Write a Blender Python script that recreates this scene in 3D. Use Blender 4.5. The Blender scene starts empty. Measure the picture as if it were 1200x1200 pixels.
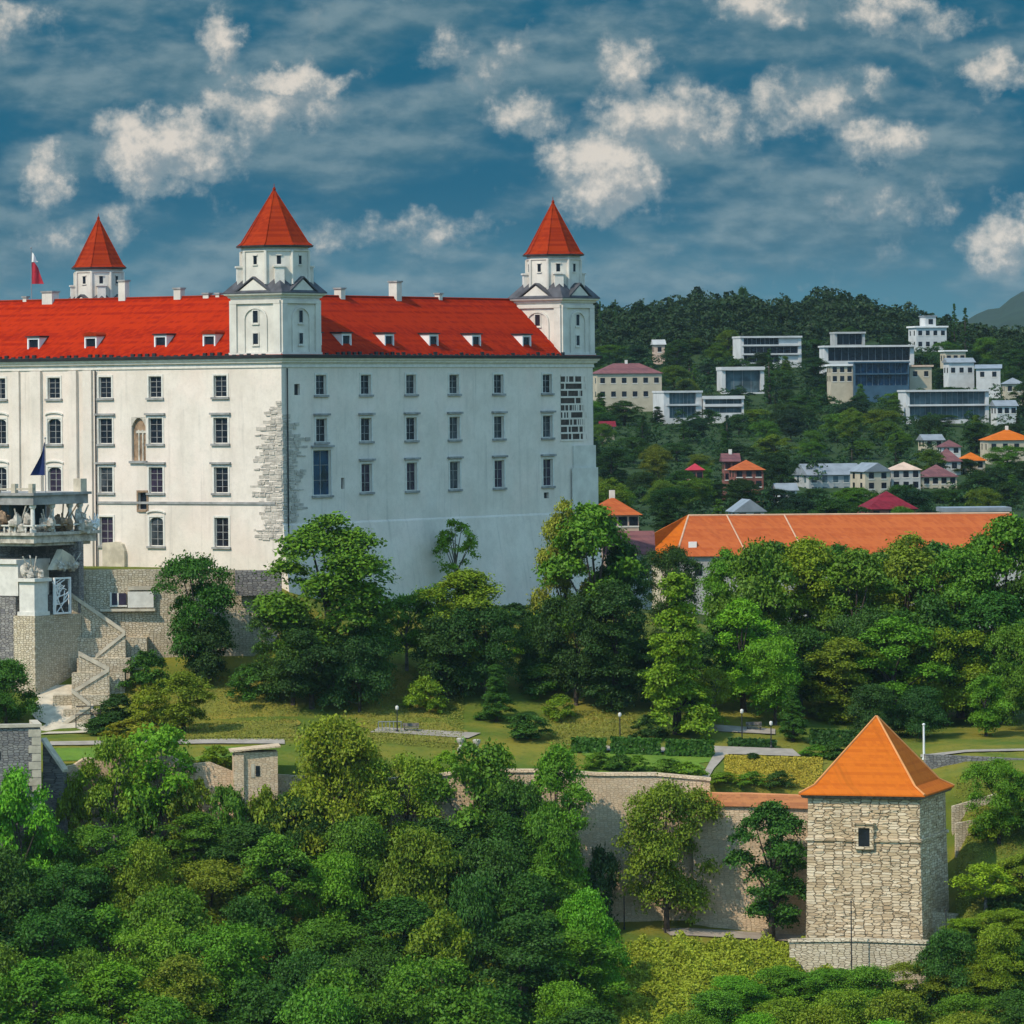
import bpy, math, random
import numpy as np
from mathutils import Vector, Matrix
R = math.radians
rng = random.Random(7)
scene = bpy.context.scene
COL = scene.collection

# ------------------------------------------------------------------ camera, sky, sun, exposure
K = 0.1 / 600.0            # radians per photograph pixel (1200 px = 0.2 rad)
HX, HY, ROLL = 600.0, 467.0, 0.009
cam_d = bpy.data.cameras.new('camera')
cam = bpy.data.objects.new('camera', cam_d); COL.objects.link(cam)
cam_d.sensor_width = 36.0; cam_d.lens = 36.0 / 0.2
cam_d.shift_y = -(600.0 - HY) / 1200.0
cam_d.clip_start = 1.0; cam_d.clip_end = 60000.0
cam.matrix_world = Matrix.Rotation(R(90), 4, 'X') @ Matrix.Rotation(-ROLL, 4, 'Z')
scene.camera = cam
scene.view_settings.view_transform = 'Standard'
scene.view_settings.look = 'None'
scene.view_settings.exposure = 0.15
scene.view_settings.gamma = 1.0
scene.cycles.max_bounces = 6
scene.cycles.diffuse_bounces = 3
scene.cycles.transmission_bounces = 3
scene.cycles.transparent_max_bounces = 4
scene.cycles.volume_bounces = 0
scene.cycles.use_denoising = True

SUN_EL = R(46)
SUN_AZ = math.atan2(-0.745, -0.667)
SUN = Vector((math.sin(SUN_AZ) * math.cos(SUN_EL), math.cos(SUN_AZ) * math.cos(SUN_EL), math.sin(SUN_EL)))
sd = bpy.data.lights.new('sun', 'SUN'); sd.energy = 3.4; sd.angle = R(0.53); sd.color = (1.0, 0.86, 0.69)
so = bpy.data.objects.new('sun', sd); COL.objects.link(so)
so.rotation_euler = SUN.to_track_quat('Z', 'Y').to_euler(); so.location = (-300, 200, 400)

world = bpy.data.worlds.new('World'); scene.world = world; world.use_nodes = True


class NB:
    """tiny node-tree writer"""
    def __init__(s, nt): s.nt = nt; s.N = nt.nodes; s.L = nt.links
    def node(s, t, **kw):
        n = s.N.new(t)
        for k, v in kw.items(): setattr(n, k, v)
        return n
    def put(s, sock, v):
        if v is None: return
        if isinstance(v, bpy.types.NodeSocket): s.L.new(v, sock)
        else: sock.default_value = v
    def m(s, op, a, b=None, c=None, clamp=False):
        n = s.node('ShaderNodeMath', operation=op, use_clamp=clamp)
        for i, v in enumerate((a, b, c)): s.put(n.inputs[i], v)
        return n.outputs[0]
    def vm(s, op, a, b=None, scale=None):
        n = s.node('ShaderNodeVectorMath', operation=op)
        s.put(n.inputs[0], a); s.put(n.inputs[1], b)
        if scale is not None: s.put(n.inputs['Scale'], scale)
        return n.outputs[0]
    def xyz(s, x, y, z):
        n = s.node('ShaderNodeCombineXYZ')
        for i, v in enumerate((x, y, z)): s.put(n.inputs[i], v)
        return n.outputs[0]
    def sep(s, v):
        n = s.node('ShaderNodeSeparateXYZ'); s.put(n.inputs[0], v); return n.outputs
    def noise(s, vec, scale, detail=4, rough=0.5, lac=2.0, dist=0.0):
        n = s.node('ShaderNodeTexNoise'); s.put(n.inputs['Vector'], vec)
        n.inputs['Scale'].default_value = scale; n.inputs['Detail'].default_value = detail
        n.inputs['Roughness'].default_value = rough; n.inputs['Lacunarity'].default_value = lac
        n.inputs['Distortion'].default_value = dist
        return n.outputs[0]
    def smooth(s, v, a, b, lo=0.0, hi=1.0):
        n = s.node('ShaderNodeMapRange', interpolation_type='SMOOTHSTEP')
        s.put(n.inputs[0], v); s.put(n.inputs[1], a); s.put(n.inputs[2], b); s.put(n.inputs[3], lo); s.put(n.inputs[4], hi)
        return n.outputs[0]
    def mix(s, f, a, b, mode='MIX'):
        n = s.node('ShaderNodeMix', data_type='RGBA', blend_type=mode)
        n.clamp_result = False
        s.put(n.inputs[0], f); s.put(n.inputs[6], a); s.put(n.inputs[7], b)
        return n.outputs[2]


def c4(c): return (c[0], c[1], c[2], 1.0)

CLOUDS = [(205, 172, 88, 42, 1.0), (345, 94, 56, 20, .95), (265, 46, 28, 30, .7), (58, 205, 30, 34, .8),
          (712, 200, 62, 52, 1.05), (790, 138, 100, 36, .75), (620, 140, 42, 24, .6), (1030, 166, 48, 28, .85),
          (1160, 90, 34, 26, .8), (945, 128, 56, 40, .6), (1175, 290, 42, 40, .75), (735, 75, 38, 32, .6),
          (890, 8, 56, 26, .8), (1030, 10, 50, 26, .8), (320, 126, 84, 26, .55), (20, 25, 48, 26, .55), (1030, 92, 26, 20, .7),
          (560, 70, 55, 26, .35), (1040, 240, 70, 24, .35), (470, 265, 90, 20, .38), (110, 270, 50, 22, .35), (1100, 30, 40, 18, .4),
          (-150, 120, 90, 40, .9), (1400, 150, 110, 50, .9), (1330, 60, 60, 30, .8), (-80, 20, 80, 30, .7)]


def cloud_group():
    g = bpy.data.node_groups.new('cloud_density', 'ShaderNodeTree')
    g.interface.new_socket('Vector', in_out='INPUT', socket_type='NodeSocketVector')
    g.interface.new_socket('Density', in_out='OUTPUT', socket_type='NodeSocketFloat')
    b = NB(g)
    gi = b.node('NodeGroupInput'); go = b.node('NodeGroupOutput')
    v = gi.outputs[0]
    # domain warp
    wn = b.node('ShaderNodeTexNoise'); b.put(wn.inputs['Vector'], v); wn.inputs['Scale'].default_value = 2.0; wn.inputs['Detail'].default_value = 6; wn.inputs['Roughness'].default_value = .6
    w = b.vm('SCALE', b.vm('SUBTRACT', wn.outputs['Color'], (.5, .5, .5)), scale=0.8)
    vw = b.vm('ADD', v, w)
    o = b.sep(vw)
    best = None
    for px, py, rx, ry, s in CLOUDS:
        dx = b.m('MULTIPLY', b.m('SUBTRACT', o[0], (px - 600) / 100), 122.0 / rx)
        dy = b.m('MULTIPLY', b.m('SUBTRACT', o[1], (HY - py) / 100), 118.0 / ry)
        r2 = b.m('MULTIPLY_ADD', dx, dx, b.m('MULTIPLY', dy, dy))
        f = b.m('MULTIPLY', b.m('SUBTRACT', 1.0, b.m('MULTIPLY', r2, 0.45)), s)
        best = f if best is None else b.m('SMOOTH_MAX', best, f, 0.15)
    best = b.m('MAXIMUM', best, -0.25)
    n1 = b.noise(v, 1.9, 11, .64)
    d = b.m('ADD', best, b.m('MULTIPLY', b.m('SUBTRACT', n1, .5), 2.5))
    b.L.new(d, go.inputs[0])
    return g


def build_world():
    b = NB(world.node_tree); b.N.clear()
    out = b.node('ShaderNodeOutputWorld'); bg = b.node('ShaderNodeBackground')
    b.L.new(bg.outputs[0], out.inputs[0])
    STR = 0.15; EX = 2 ** 0.15
    bg.inputs['Strength'].default_value = STR
    sky = b.node('ShaderNodeTexSky'); sky.sky_type = 'NISHITA'
    sky.sun_disc = False; sky.sun_elevation = SUN_EL; sky.sun_rotation = SUN_AZ
    sky.altitude = 100; sky.air_density = 1.0; sky.dust_density = 0.6; sky.ozone_density = 2.0
    skyc = b.mix(1.0, sky.outputs[0], (0.50, 0.93, 1.16, 1), 'MULTIPLY')
    tc = b.node('ShaderNodeTexCoord')
    x, y, z = b.sep(tc.outputs['Generated'])
    az = b.m('ARCTAN2', x, y); el = b.m('ARCSINE', z)
    U = b.m('MULTIPLY', az, 1 / K / 100); V = b.m('MULTIPLY', el, 1 / K / 100)
    v = b.xyz(U, V, 0.0)
    grp = cloud_group()
    def dens(vec):
        n = b.node('ShaderNodeGroup'); n.node_tree = grp; b.put(n.inputs[0], vec); return n.outputs[0]
    d0 = dens(v); d1 = dens(b.vm('ADD', v, (-0.12, 0.20, 0)))
    # thin grey-blue veil, streaked sideways
    vs = b.xyz(b.m('MULTIPLY', U, .62), b.m('MULTIPLY', V, 1.35), 5.3)
    st = b.noise(vs, .9, 9, .55)
    stu = b.noise(b.vm('ADD', vs, (-.05, .17, 0)), .9, 9, .55)
    vs2 = b.xyz(b.m('MULTIPLY', U, .9), b.m('MULTIPLY', V, 1.7), 9.1)
    st2 = b.noise(vs2, 1.5, 9, .58)
    low = b.smooth(V, 2.6, 0.6)          # the sky pales a little towards the horizon
    def e(r, g_, bl): return (r / STR / EX, g_ / STR / EX, bl / STR / EX, 1)
    deep = b.mix(low, e(.003, .105, .190), e(.060, .205, .275))
    vl = b.m('ADD', b.m('MULTIPLY', b.m('SUBTRACT', st, stu), 3.2), b.m('MULTIPLY', b.m('SUBTRACT', st2, .5), .9))
    veil = b.mix(b.smooth(vl, -.45, .55), e(.050, .150, .212), e(.190, .285, .325))
    c = b.mix(b.smooth(st, .36, .62, 0, .92), deep, veil)
    dark = b.mix(b.smooth(st2, .55, .75, 0, .15), c, e(.012, .110, .185))
    lit = b.m('SUBTRACT', d0, d1)
    white = b.mix(b.smooth(lit, -.50, .45), e(.26, .31, .335), e(.74, .675, .59))
    body = b.mix(b.smooth(d0, .2, 1.0), e(.21, .285, .32), white)
    c2 = b.mix(b.smooth(d0, -.10, .55, 0, .95), dark, body)
    # overhead the tinted daylight sky takes over, with bright unseen cloud added for fill
    f = b.smooth(el, R(5.2), R(9))
    hv = tc.outputs['Generated']
    hc = b.noise(hv, 3.0, 8, .6)
    skyc = b.mix(b.smooth(hc, .42, .62, 0, .85), skyc, e(.98, 1.50, 1.78))
    # behind and to the sides the cloud field simply goes on
    final = b.mix(f, c2, skyc)
    b.put(bg.inputs['Color'], final)
build_world()

# ------------------------------------------------------------------ pixel helpers (photograph pixel + distance -> point)
def unroll(px, py):
    dx, dy = px - HX, HY - py
    return dx + ROLL * dy, dy - ROLL * dx
def P(px, py, Y):
    a, b = unroll(px, py)
    return Vector((a * K * Y, Y, b * K * Y))
def MPP(Y): return K * Y       # metres per pixel at that distance

# ------------------------------------------------------------------ terrain
CP = [-50, 100, 250, 320, 450, 560, 690, 800, 950, 1080, 1130, 1250]
TROWS = [
    (480, [1400, 1400, 1400, 1400, 1400, 1400, 1370, 1320, 1290, 1280, 1280, 1290]),
    (504, [1300, 1300, 1295, 1295, 1295, 1295, 1265, 1250, 1268, 1268, 1255, 1255]),
    (516, [1235, 1235, 1230, 1230, 1230, 1230, 1205, 1185, 1200, 1200, 1170, 1165]),
    (528, [1160, 1160, 1155, 1155, 1155, 1160, 1145, 1132, 1130, 1128, 1085, 1075]),
    (540, [1075, 1070, 1065, 1065, 1075, 1085, 1100, 1100, 1108, 1110, 1015, 1005]),
    (546, [1040, 1020, 1000, 1000, 1030, 1050, 1088, 1085, 1095, 1070, 970, 955]),
    (549.5, [1010, 990, 970, 970, 1000, 1020, 1075, 1070, 1085, 1000, 935, 920]),
    (551, [895, 895, 895, 897, 907, 910, 910, 914, 930, 917, 907, 902]),
    (560, [872, 870, 868, 868, 872, 882, 885, 888, 892, 892, 885, 882]),
    (575, [862, 856, 846, 842, 842, 846, 850, 854, 862, 868, 866, 866]),
    (590, [800, 795, 785, 785, 785, 792, 802, 810, 838, 850, 850, 850]),
    (594, [775, 772, 768, 770, 770, 782, 790, 800, 830, 846, 846, 846]),
    (595.5, [668, 668, 668, 690, 762, 778, 785, 795, 826, 844, 844, 844]),
    (610, [665, 665, 665, 675, 712, 740, 760, 775, 810, 835, 835, 835]),
    (625, [662, 662, 662, 672, 706, 712, 735, 755, 795, 825, 825, 825]),
    (645, [660, 660, 660, 665, 700, 703, 704, 730, 775, 800, 800, 800]),
    (700, [660, 660, 660, 660, 690, 700, 705, 715, 730, 740, 740, 740]),
    (900, [640] * 12),
    (1000, [622] * 6 + [612] * 6),
    (1150, [600] * 6 + [584] * 6),
    (1250, [580] * 6 + [548] * 6),
    (1400, [540] * 6 + [497] * 6),
    (1450, [525] * 6 + [474] * 6),
    (1500, [510] * 6 + [454] * 6),
    (1560, [495] * 6 + [432] * 6),
    (1600, [485] * 6 + [412] * 4 + [414, 420]),
    (1700, [470] * 6 + [394, 386, 384, 395, 412, 425]),
    (1800, [460] * 6 + [388, 378, 376, 390, 412, 425]),
    (2300, [475] * 6 + [430, 420, 420, 430, 440, 450]),
    (4000, [478] * 12), (9000, [474] * 12), (30000, [470] * 12)]
TY = np.array([0, 250] + [r[0] for r in TROWS], float)
TZ = np.array([[-76.0] * 12, [-73.0] * 12] + [[(HY - p - ROLL * (cx - HX)) * K * Y for p, cx in zip(row, CP)] for Y, row in TROWS])
def gz(X, Y):
    col = HX + X / (K * max(Y, 60.0))
    zc = [np.interp(col, CP, TZ[i]) for i in (0,)]
    i = int(np.searchsorted(TY, Y)) - 1
    i = max(0, min(i, len(TY) - 2))
    z0 = np.interp(col, CP, TZ[i]); z1 = np.interp(col, CP, TZ[i + 1])
    t = (Y - TY[i]) / (TY[i + 1] - TY[i]); t = max(0., min(1., t))
    return float(z0 + (z1 - z0) * t)
def G(px, Y, dz=0.0):
    X = (px - HX) * K * Y
    return Vector((X, Y, gz(X, Y) + dz))

# ------------------------------------------------------------------ materials
MATS = {}
def mat(name, color, rough=0.85, var=0.18, scale=0.6, color2=None, bump=0.0, bscale=3.0, spec=0.3, metallic=0.0, streak=0.0, mottle=0.0):
    if name in MATS: return MATS[name]
    m = bpy.data.materials.new(name); m.use_nodes = True
    b = NB(m.node_tree); bs = b.N['Principled BSDF']
    bs.inputs['Roughness'].default_value = rough; bs.inputs['Metallic'].default_value = metallic
    bs.inputs['Specular IOR Level'].default_value = spec
    tc = b.node('ShaderNodeTexCoord'); v = tc.outputs['Object']
    n = b.noise(v, scale, 6, .6)
    c2 = color2 or tuple(x * (1 - var * 2) for x in color)
    c = b.mix(b.smooth(n, .32, .68), c4(color), c4(c2))
    if streak:
        o = b.sep(v)
        sv = b.xyz(b.m('ADD', o[0], o[1]), 0.0, b.m('MULTIPLY', o[2], .06))
        s = b.noise(sv, 1.1, 5, .65)
        c = b.mix(b.smooth(s, .52, .75, 0, streak), c, c4(tuple(x * .55 for x in color)))
        fine = b.noise(v, 3.5, 6, .7)
        c = b.mix(b.smooth(fine, .5, .8, 0, streak * .8), c, c4(tuple(x * .62 for x in color)))
    if mottle:
        c = b.mix(b.smooth(b.noise(v, 1.3, 7, .75), .42, .68, 0, mottle), c, c4(tuple(x * .45 for x in color)))
        c = b.mix(b.smooth(b.noise(v, .13, 5, .6), .45, .65, 0, mottle * .8), c, (color[0] * 1.3, color[1] * 1.02, color[2], 1))
    b.put(bs.inputs['Base Color'], c)
    if bump:
        bn = b.node('ShaderNodeBump'); bn.inputs['Strength'].default_value = bump; bn.inputs['Distance'].default_value = .08
        b.put(bn.inputs['Height'], b.noise(v, bscale, 6, .65)); b.put(bs.inputs['Normal'], bn.outputs[0])
    MATS[name] = m
    return m

def stone_mat(name, colors, mortar, course=0.36, length=0.9, bump=.9, rnd=.85):
    """rubble / ashlar masonry with courses, from world-free object coordinates"""
    m = bpy.data.materials.new(name); m.use_nodes = True
    b = NB(m.node_tree); bs = b.N['Principled BSDF']; bs.inputs['Roughness'].default_value = .92
    bs.inputs['Specular IOR Level'].default_value = .15
    tc = b.node('ShaderNodeTexCoord'); o = b.sep(tc.outputs['Object'])
    u = b.m('MULTIPLY', b.m('ADD', o[0], b.m('MULTIPLY', o[1], .93)), 1 / length); w = b.m('MULTIPLY', o[2], 1 / course)
    v0 = b.xyz(u, w, 0.0)
    wob = b.node('ShaderNodeTexNoise'); b.put(wob.inputs['Vector'], v0); wob.inputs['Scale'].default_value = .8; wob.inputs['Detail'].default_value = 3
    v = b.vm('ADD', v0, b.vm('SCALE', b.vm('SUBTRACT', wob.outputs['Color'], (.5, .5, .5)), scale=.45))
    vo = b.node('ShaderNodeTexVoronoi', voronoi_dimensions='2D', feature='DISTANCE_TO_EDGE'); b.put(vo.inputs['Vector'], v); vo.inputs['Scale'].default_value = 1; vo.inputs['Randomness'].default_value = rnd
    vc = b.node('ShaderNodeTexVoronoi', voronoi_dimensions='2D', feature='F1'); b.put(vc.inputs['Vector'], v); vc.inputs['Scale'].default_value = 1; vc.inputs['Randomness'].default_value = rnd
    ramp = b.node('ShaderNodeValToRGB'); cr = ramp.color_ramp
    rv = b.sep(vc.outputs['Color'])[0]
    b.put(ramp.inputs[0], rv)
    while len(cr.elements) < len(colors): cr.elements.new(.5)
    for i, c in enumerate(colors):
        cr.elements[i].position = i / (len(colors) - 1); cr.elements[i].color = c4(c)
    big = b.noise(tc.outputs['Object'], .22, 5, .6)
    col = b.mix(b.smooth(big, .42, .68, 0, .30), ramp.outputs[0], c4(tuple(x * .55 for x in colors[0])))
    fine = b.noise(tc.outputs['Object'], 4.0, 5, .7)
    col = b.mix(b.smooth(fine, .45, .75, 0, .35), col, c4(tuple(x * .6 for x in colors[-1])))
    edge = b.smooth(vo.outputs['Distance'], .01, .09)
    col = b.mix(edge, c4(mortar), col)
    b.put(bs.inputs['Base Color'], col)
    h = b.m('ADD', b.m('MULTIPLY', edge, b.m('ADD', .6, b.m('MULTIPLY', rv, .9))), b.m('MULTIPLY', fine, .35))
    bn = b.node('ShaderNodeBump'); bn.inputs['Strength'].default_value = bump; bn.inputs['Distance'].default_value = .12
    b.put(bn.inputs['Height'], h); b.put(bs.inputs['Normal'], bn.outputs[0])
    return m

def tile_mat(name, c1, c2, pitch=.35):
    m = bpy.data.materials.new(name); m.use_nodes = True
    b = NB(m.node_tree); bs = b.N['Principled BSDF']; bs.inputs['Roughness'].default_value = .9; bs.inputs['Specular IOR Level'].default_value = .06
    tc = b.node('ShaderNodeTexCoord'); ob = tc.outputs['Object']; o = b.sep(ob)
    n = b.noise(ob, .35, 6, .65); n2 = b.noise(ob, 3.0, 4, .7)
    f = b.m('MULTIPLY_ADD', n2, .5, b.m('MULTIPLY', n, .5))
    row = b.m('FLOOR', b.m('MULTIPLY', o[2], 1 / pitch)); colm = b.m('FLOOR', b.m('MULTIPLY', b.m('ADD', o[0], o[1]), 1 / .4))
    wn = b.node('ShaderNodeTexWhiteNoise', noise_dimensions='2D'); b.put(wn.inputs['Vector'], b.xyz(row, colm, 0.0))
    f = b.m('ADD', f, b.m('MULTIPLY', b.m('SUBTRACT', wn.outputs[0], .5), .4))
    wr_ = b.node('ShaderNodeTexWhiteNoise', noise_dimensions='1D'); b.put(wr_.inputs['W'], row)
    f = b.m('ADD', f, b.m('MULTIPLY', b.m('SUBTRACT', wr_.outputs[0], .5), .5))
    stn = b.noise(b.xyz(b.m('ADD', o[0], b.m('MULTIPLY', o[1], 1.01)), 0.0, b.m('MULTIPLY', o[2], .12)), .8, 5, .65)
    tcol = b.mix(b.smooth(f, .25, .78), c4(c1), c4(c2))
    b.put(bs.inputs['Base Color'], b.mix(b.smooth(stn, .52, .75, 0, .45), tcol, c4((c2[0] * .55, c2[1] * .7, c2[2] * .9))))
    fr = b.m('FRACT', b.m('MULTIPLY', o[2], 1 / pitch))
    bn = b.node('ShaderNodeBump'); bn.inputs['Strength'].default_value = .5; bn.inputs['Distance'].default_value = .06
    b.put(bn.inputs['Height'], fr); b.put(bs.inputs['Normal'], bn.outputs[0])
    return m

M = {}
M['plaster'] = mat('castle_plaster', (.78, .69, .59), .9, color2=(.68, .595, .50), scale=.22, streak=.5, bump=.25, mottle=.16)
M['tower_plaster'] = mat('tower_plaster', (.70, .655, .57), .9, color2=(.56, .52, .45), scale=.4, streak=.4, bump=.2)
M['trim'] = mat('pale_trim', (.72, .68, .60), .85, .08, 1.5)
M['trim_grey'] = mat('grey_trim', (.36, .35, .33), .85, .2, .8)
M['white'] = mat('white_paint', (.80, .79, .76), .7, .05, 1.0)
M['cream'] = mat('cream_render', (.70, .61, .44), .9, .10, .4)
M['pink'] = mat('pink_render', (.62, .44, .33), .9, .12, .4)
M['brickred'] = mat('brick_red_render', (.26, .09, .065), .9, .2, .8)
M['greywall'] = mat('grey_render', (.42, .42, .40), .9, .12, .4)
M['glass'] = mat('dark_window_glass', (.018, .022, .032), .12, .3, .7, spec=.5)
M['glass_purple'] = mat('plum_window_glass', (.05, .032, .06), .2, .3, .7, spec=.5)
M['glass_grey'] = mat('curtained_window_glass', (.07, .08, .09), .2, .4, .7, spec=.5)
M['glass_blue'] = mat('blue_window_glass', (.010, .055, .12), .15, .4, .5, spec=.6)
M['glass_teal'] = mat('teal_glazing', (.09, .14, .16), .15, .3, .3, spec=.5)
M['slate'] = mat('slate_lead', (.085, .085, .095), .6, .25, .8)
M['dark_metal'] = mat('dark_metal', (.03, .03, .032), .5, .2, 1.0)
M['zinc'] = mat('zinc_roof', (.25, .27, .29), .5, .15, .4)
M['red_tile'] = tile_mat('castle_red_tiles', (.40, .026, .003), (.27, .013, .003), .3)
M['spire_tile'] = tile_mat('spire_tiles', (.34, .036, .007), (.25, .022, .006), .3)
M['orange_tile'] = tile_mat('orange_tiles', (.56, .140, .014), (.48, .110, .012), .28)
M['old_tile'] = tile_mat('weathered_orange_tiles', (.45, .115, .035), (.37, .085, .027), .35)
M['purple_tile'] = tile_mat('plum_tiles', (.20, .085, .085), (.13, .06, .065), .35)
M['dark_red_tile'] = tile_mat('dark_red_tiles', (.22, .02, .035), (.14, .015, .025), .35)
M['terracotta_cap'] = tile_mat('pale_terracotta_cap', (.66, .27, .11), (.50, .20, .09), .2)
M['tower_stone'] = stone_mat('tower_rubble_stone', [(.54, .40, .235), (.70, .55, .36), (.78, .645, .45), (.44, .32, .19), (.72, .565, .36)], (.32, .235, .145), .29, 1.0, 1.1, .6)
M['wall_stone'] = stone_mat('curtain_rubble_stone', [(.66, .48, .30), (.74, .57, .38), (.58, .42, .27), (.69, .55, .38)], (.45, .33, .21), .22, .42, .7, .75)
M['grey_stone'] = stone_mat('grey_rubble_stone', [(.24, .22, .20), (.33, .31, .28), (.18, .17, .17), (.28, .26, .24)], (.12, .11, .10), .26, .55, .9, .75)
M['warm_stone'] = stone_mat('terrace_rubble_stone', [(.56, .465, .31), (.66, .56, .40), (.47, .385, .26), (.70, .61, .46)], (.27, .21, .14), .24, .42, .9, .7)
M['quoin'] = mat('bare_quoin_stone', (.56, .50, .42), .95, color2=(.36, .32, .27), scale=1.2, bump=.6)
M['coping'] = mat('stone_coping', (.60, .52, .39), .9, .15, .8, bump=.3)
M['sculpt'] = mat('weathered_sculpture_stone', (.60, .54, .45), .9, .25, 1.5, bump=.4)
M['rust_stone'] = mat('rusty_sculpture_stone', (.36, .24, .15), .9, .25, 1.5, bump=.4)
M['bark'] = mat('bark', (.085, .065, .05), .95, .3, 3.0, bump=.6)
M['bark_pale'] = mat('pale_bark', (.22, .19, .16), .95, .3, 3.0, bump=.4)
M['grass'] = mat('lawn_grass', (.125, .225, .016), .95, color2=(.085, .17, .014), scale=.35, bump=.8, bscale=5, mottle=.5)
M['grass_dry'] = mat('dry_grass', (.24, .21, .026), .95, color2=(.13, .15, .020), scale=.3, bump=.8, bscale=5, mottle=.6)
M['flower'] = mat('yellow_flower_meadow', (.30, .23, .030), .95, color2=(.13, .16, .022), scale=.5, bump=.8, bscale=5, mottle=.6)
M['path'] = mat('gravel_path', (.36, .31, .25), .95, .12, .8)
M['asphalt'] = mat('asphalt_path', (.15, .14, .14), .95, .15, .8)
M['flag_red'] = mat('red_flag_cloth', (.45, .03, .05), .9, .1, 1)
M['flag_blue'] = mat('blue_flag_cloth', (.015, .03, .12), .9, .1, 1)

def ground_material():
    m = bpy.data.materials.new('hill_ground'); m.use_nodes = True
    b = NB(m.node_tree); bs = b.N['Principled BSDF']; bs.inputs['Roughness'].default_value = .97; bs.inputs['Specular IOR Level'].default_value = .1
    tc = b.node('ShaderNodeTexCoord'); v = tc.outputs['Object']
    n = b.noise(v, .09, 6, .6); n2 = b.noise(v, 1.2, 6, .7)
    c = b.mix(b.smooth(n, .38, .62), (.090, .135, .018, 1), (.200, .180, .026, 1))
    c = b.mix(b.smooth(n2, .5, .75, 0, .6), c, (.060, .080, .014, 1))
    c = b.mix(b.smooth(b.sep(v)[1], 720, 900), c, (.030, .055, .014, 1))
    b.put(bs.inputs['Base Color'], c)
    bn = b.node('ShaderNodeBump'); bn.inputs['Strength'].default_value = .7; bn.inputs['Distance'].default_value = .3
    b.put(bn.inputs['Height'], n2); b.put(bs.inputs['Normal'], bn.outputs[0])
    return m
M['ground'] = ground_material()

def leaf_material():
    m = bpy.data.materials.new('foliage'); m.use_nodes = True
    b = NB(m.node_tree); b.N.clear()
    out = b.node('ShaderNodeOutputMaterial')
    oi = b.node('ShaderNodeObjectInfo'); ge = b.node('ShaderNodeNewGeometry')
    rv = ge.outputs['Random Per Island']
    tc = b.node('ShaderNodeTexCoord')
    cl = b.noise(tc.outputs['Object'], .55, 3, .5)
    k = b.m('MULTIPLY', b.m('MULTIPLY_ADD', rv, .5, .78), b.m('MULTIPLY_ADD', cl, 1.1, .56))
    c = b.mix(1.0, oi.outputs['Color'], b.xyz(k, k, k), 'MULTIPLY')
    c = b.mix(b.smooth(rv, .72, 1.0, 0, .22), c, b.mix(1.0, oi.outputs['Color'], (1.45, 1.25, .6, 1), 'MULTIPLY'))
    d = b.node('ShaderNodeBsdfDiffuse'); b.put(d.inputs[0], c)
    t = b.node('ShaderNodeBsdfTranslucent'); b.put(t.inputs[0], b.mix(1.0, c, (1.3, 1.5, .5, 1), 'MULTIPLY'))
    mx = b.node('ShaderNodeMixShader'); mx.inputs[0].default_value = .10
    b.L.new(d.outputs[0], mx.inputs[1]); b.L.new(t.outputs[0], mx.inputs[2])
    gl = b.node('ShaderNodeBsdfGlossy'); gl.inputs['Roughness'].default_value = .5; gl.inputs[0].default_value = (.6, .65, .7, 1)
    m2 = b.node('ShaderNodeMixShader'); m2.inputs[0].default_value = .015
    b.L.new(mx.outputs[0], m2.inputs[1]); b.L.new(gl.outputs[0], m2.inputs[2])
    b.L.new(m2.outputs[0], out.inputs[0])
    return m
M['leaf'] = leaf_material()

# ------------------------------------------------------------------ object helpers
def tag(o, label=None, cat=None, group=None, kind=None):
    if label: o['label'] = label
    if cat: o['category'] = cat
    if group: o['group'] = group
    if kind: o['kind'] = kind
    return o
def thing(name, label, cat, loc, rz=0.0, group=None):
    o = bpy.data.objects.new(name, None); COL.objects.link(o)
    o.empty_display_size = 1.0
    o.location = loc; o.rotation_euler = (0, 0, rz)
    return tag(o, label, cat, group)

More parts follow.
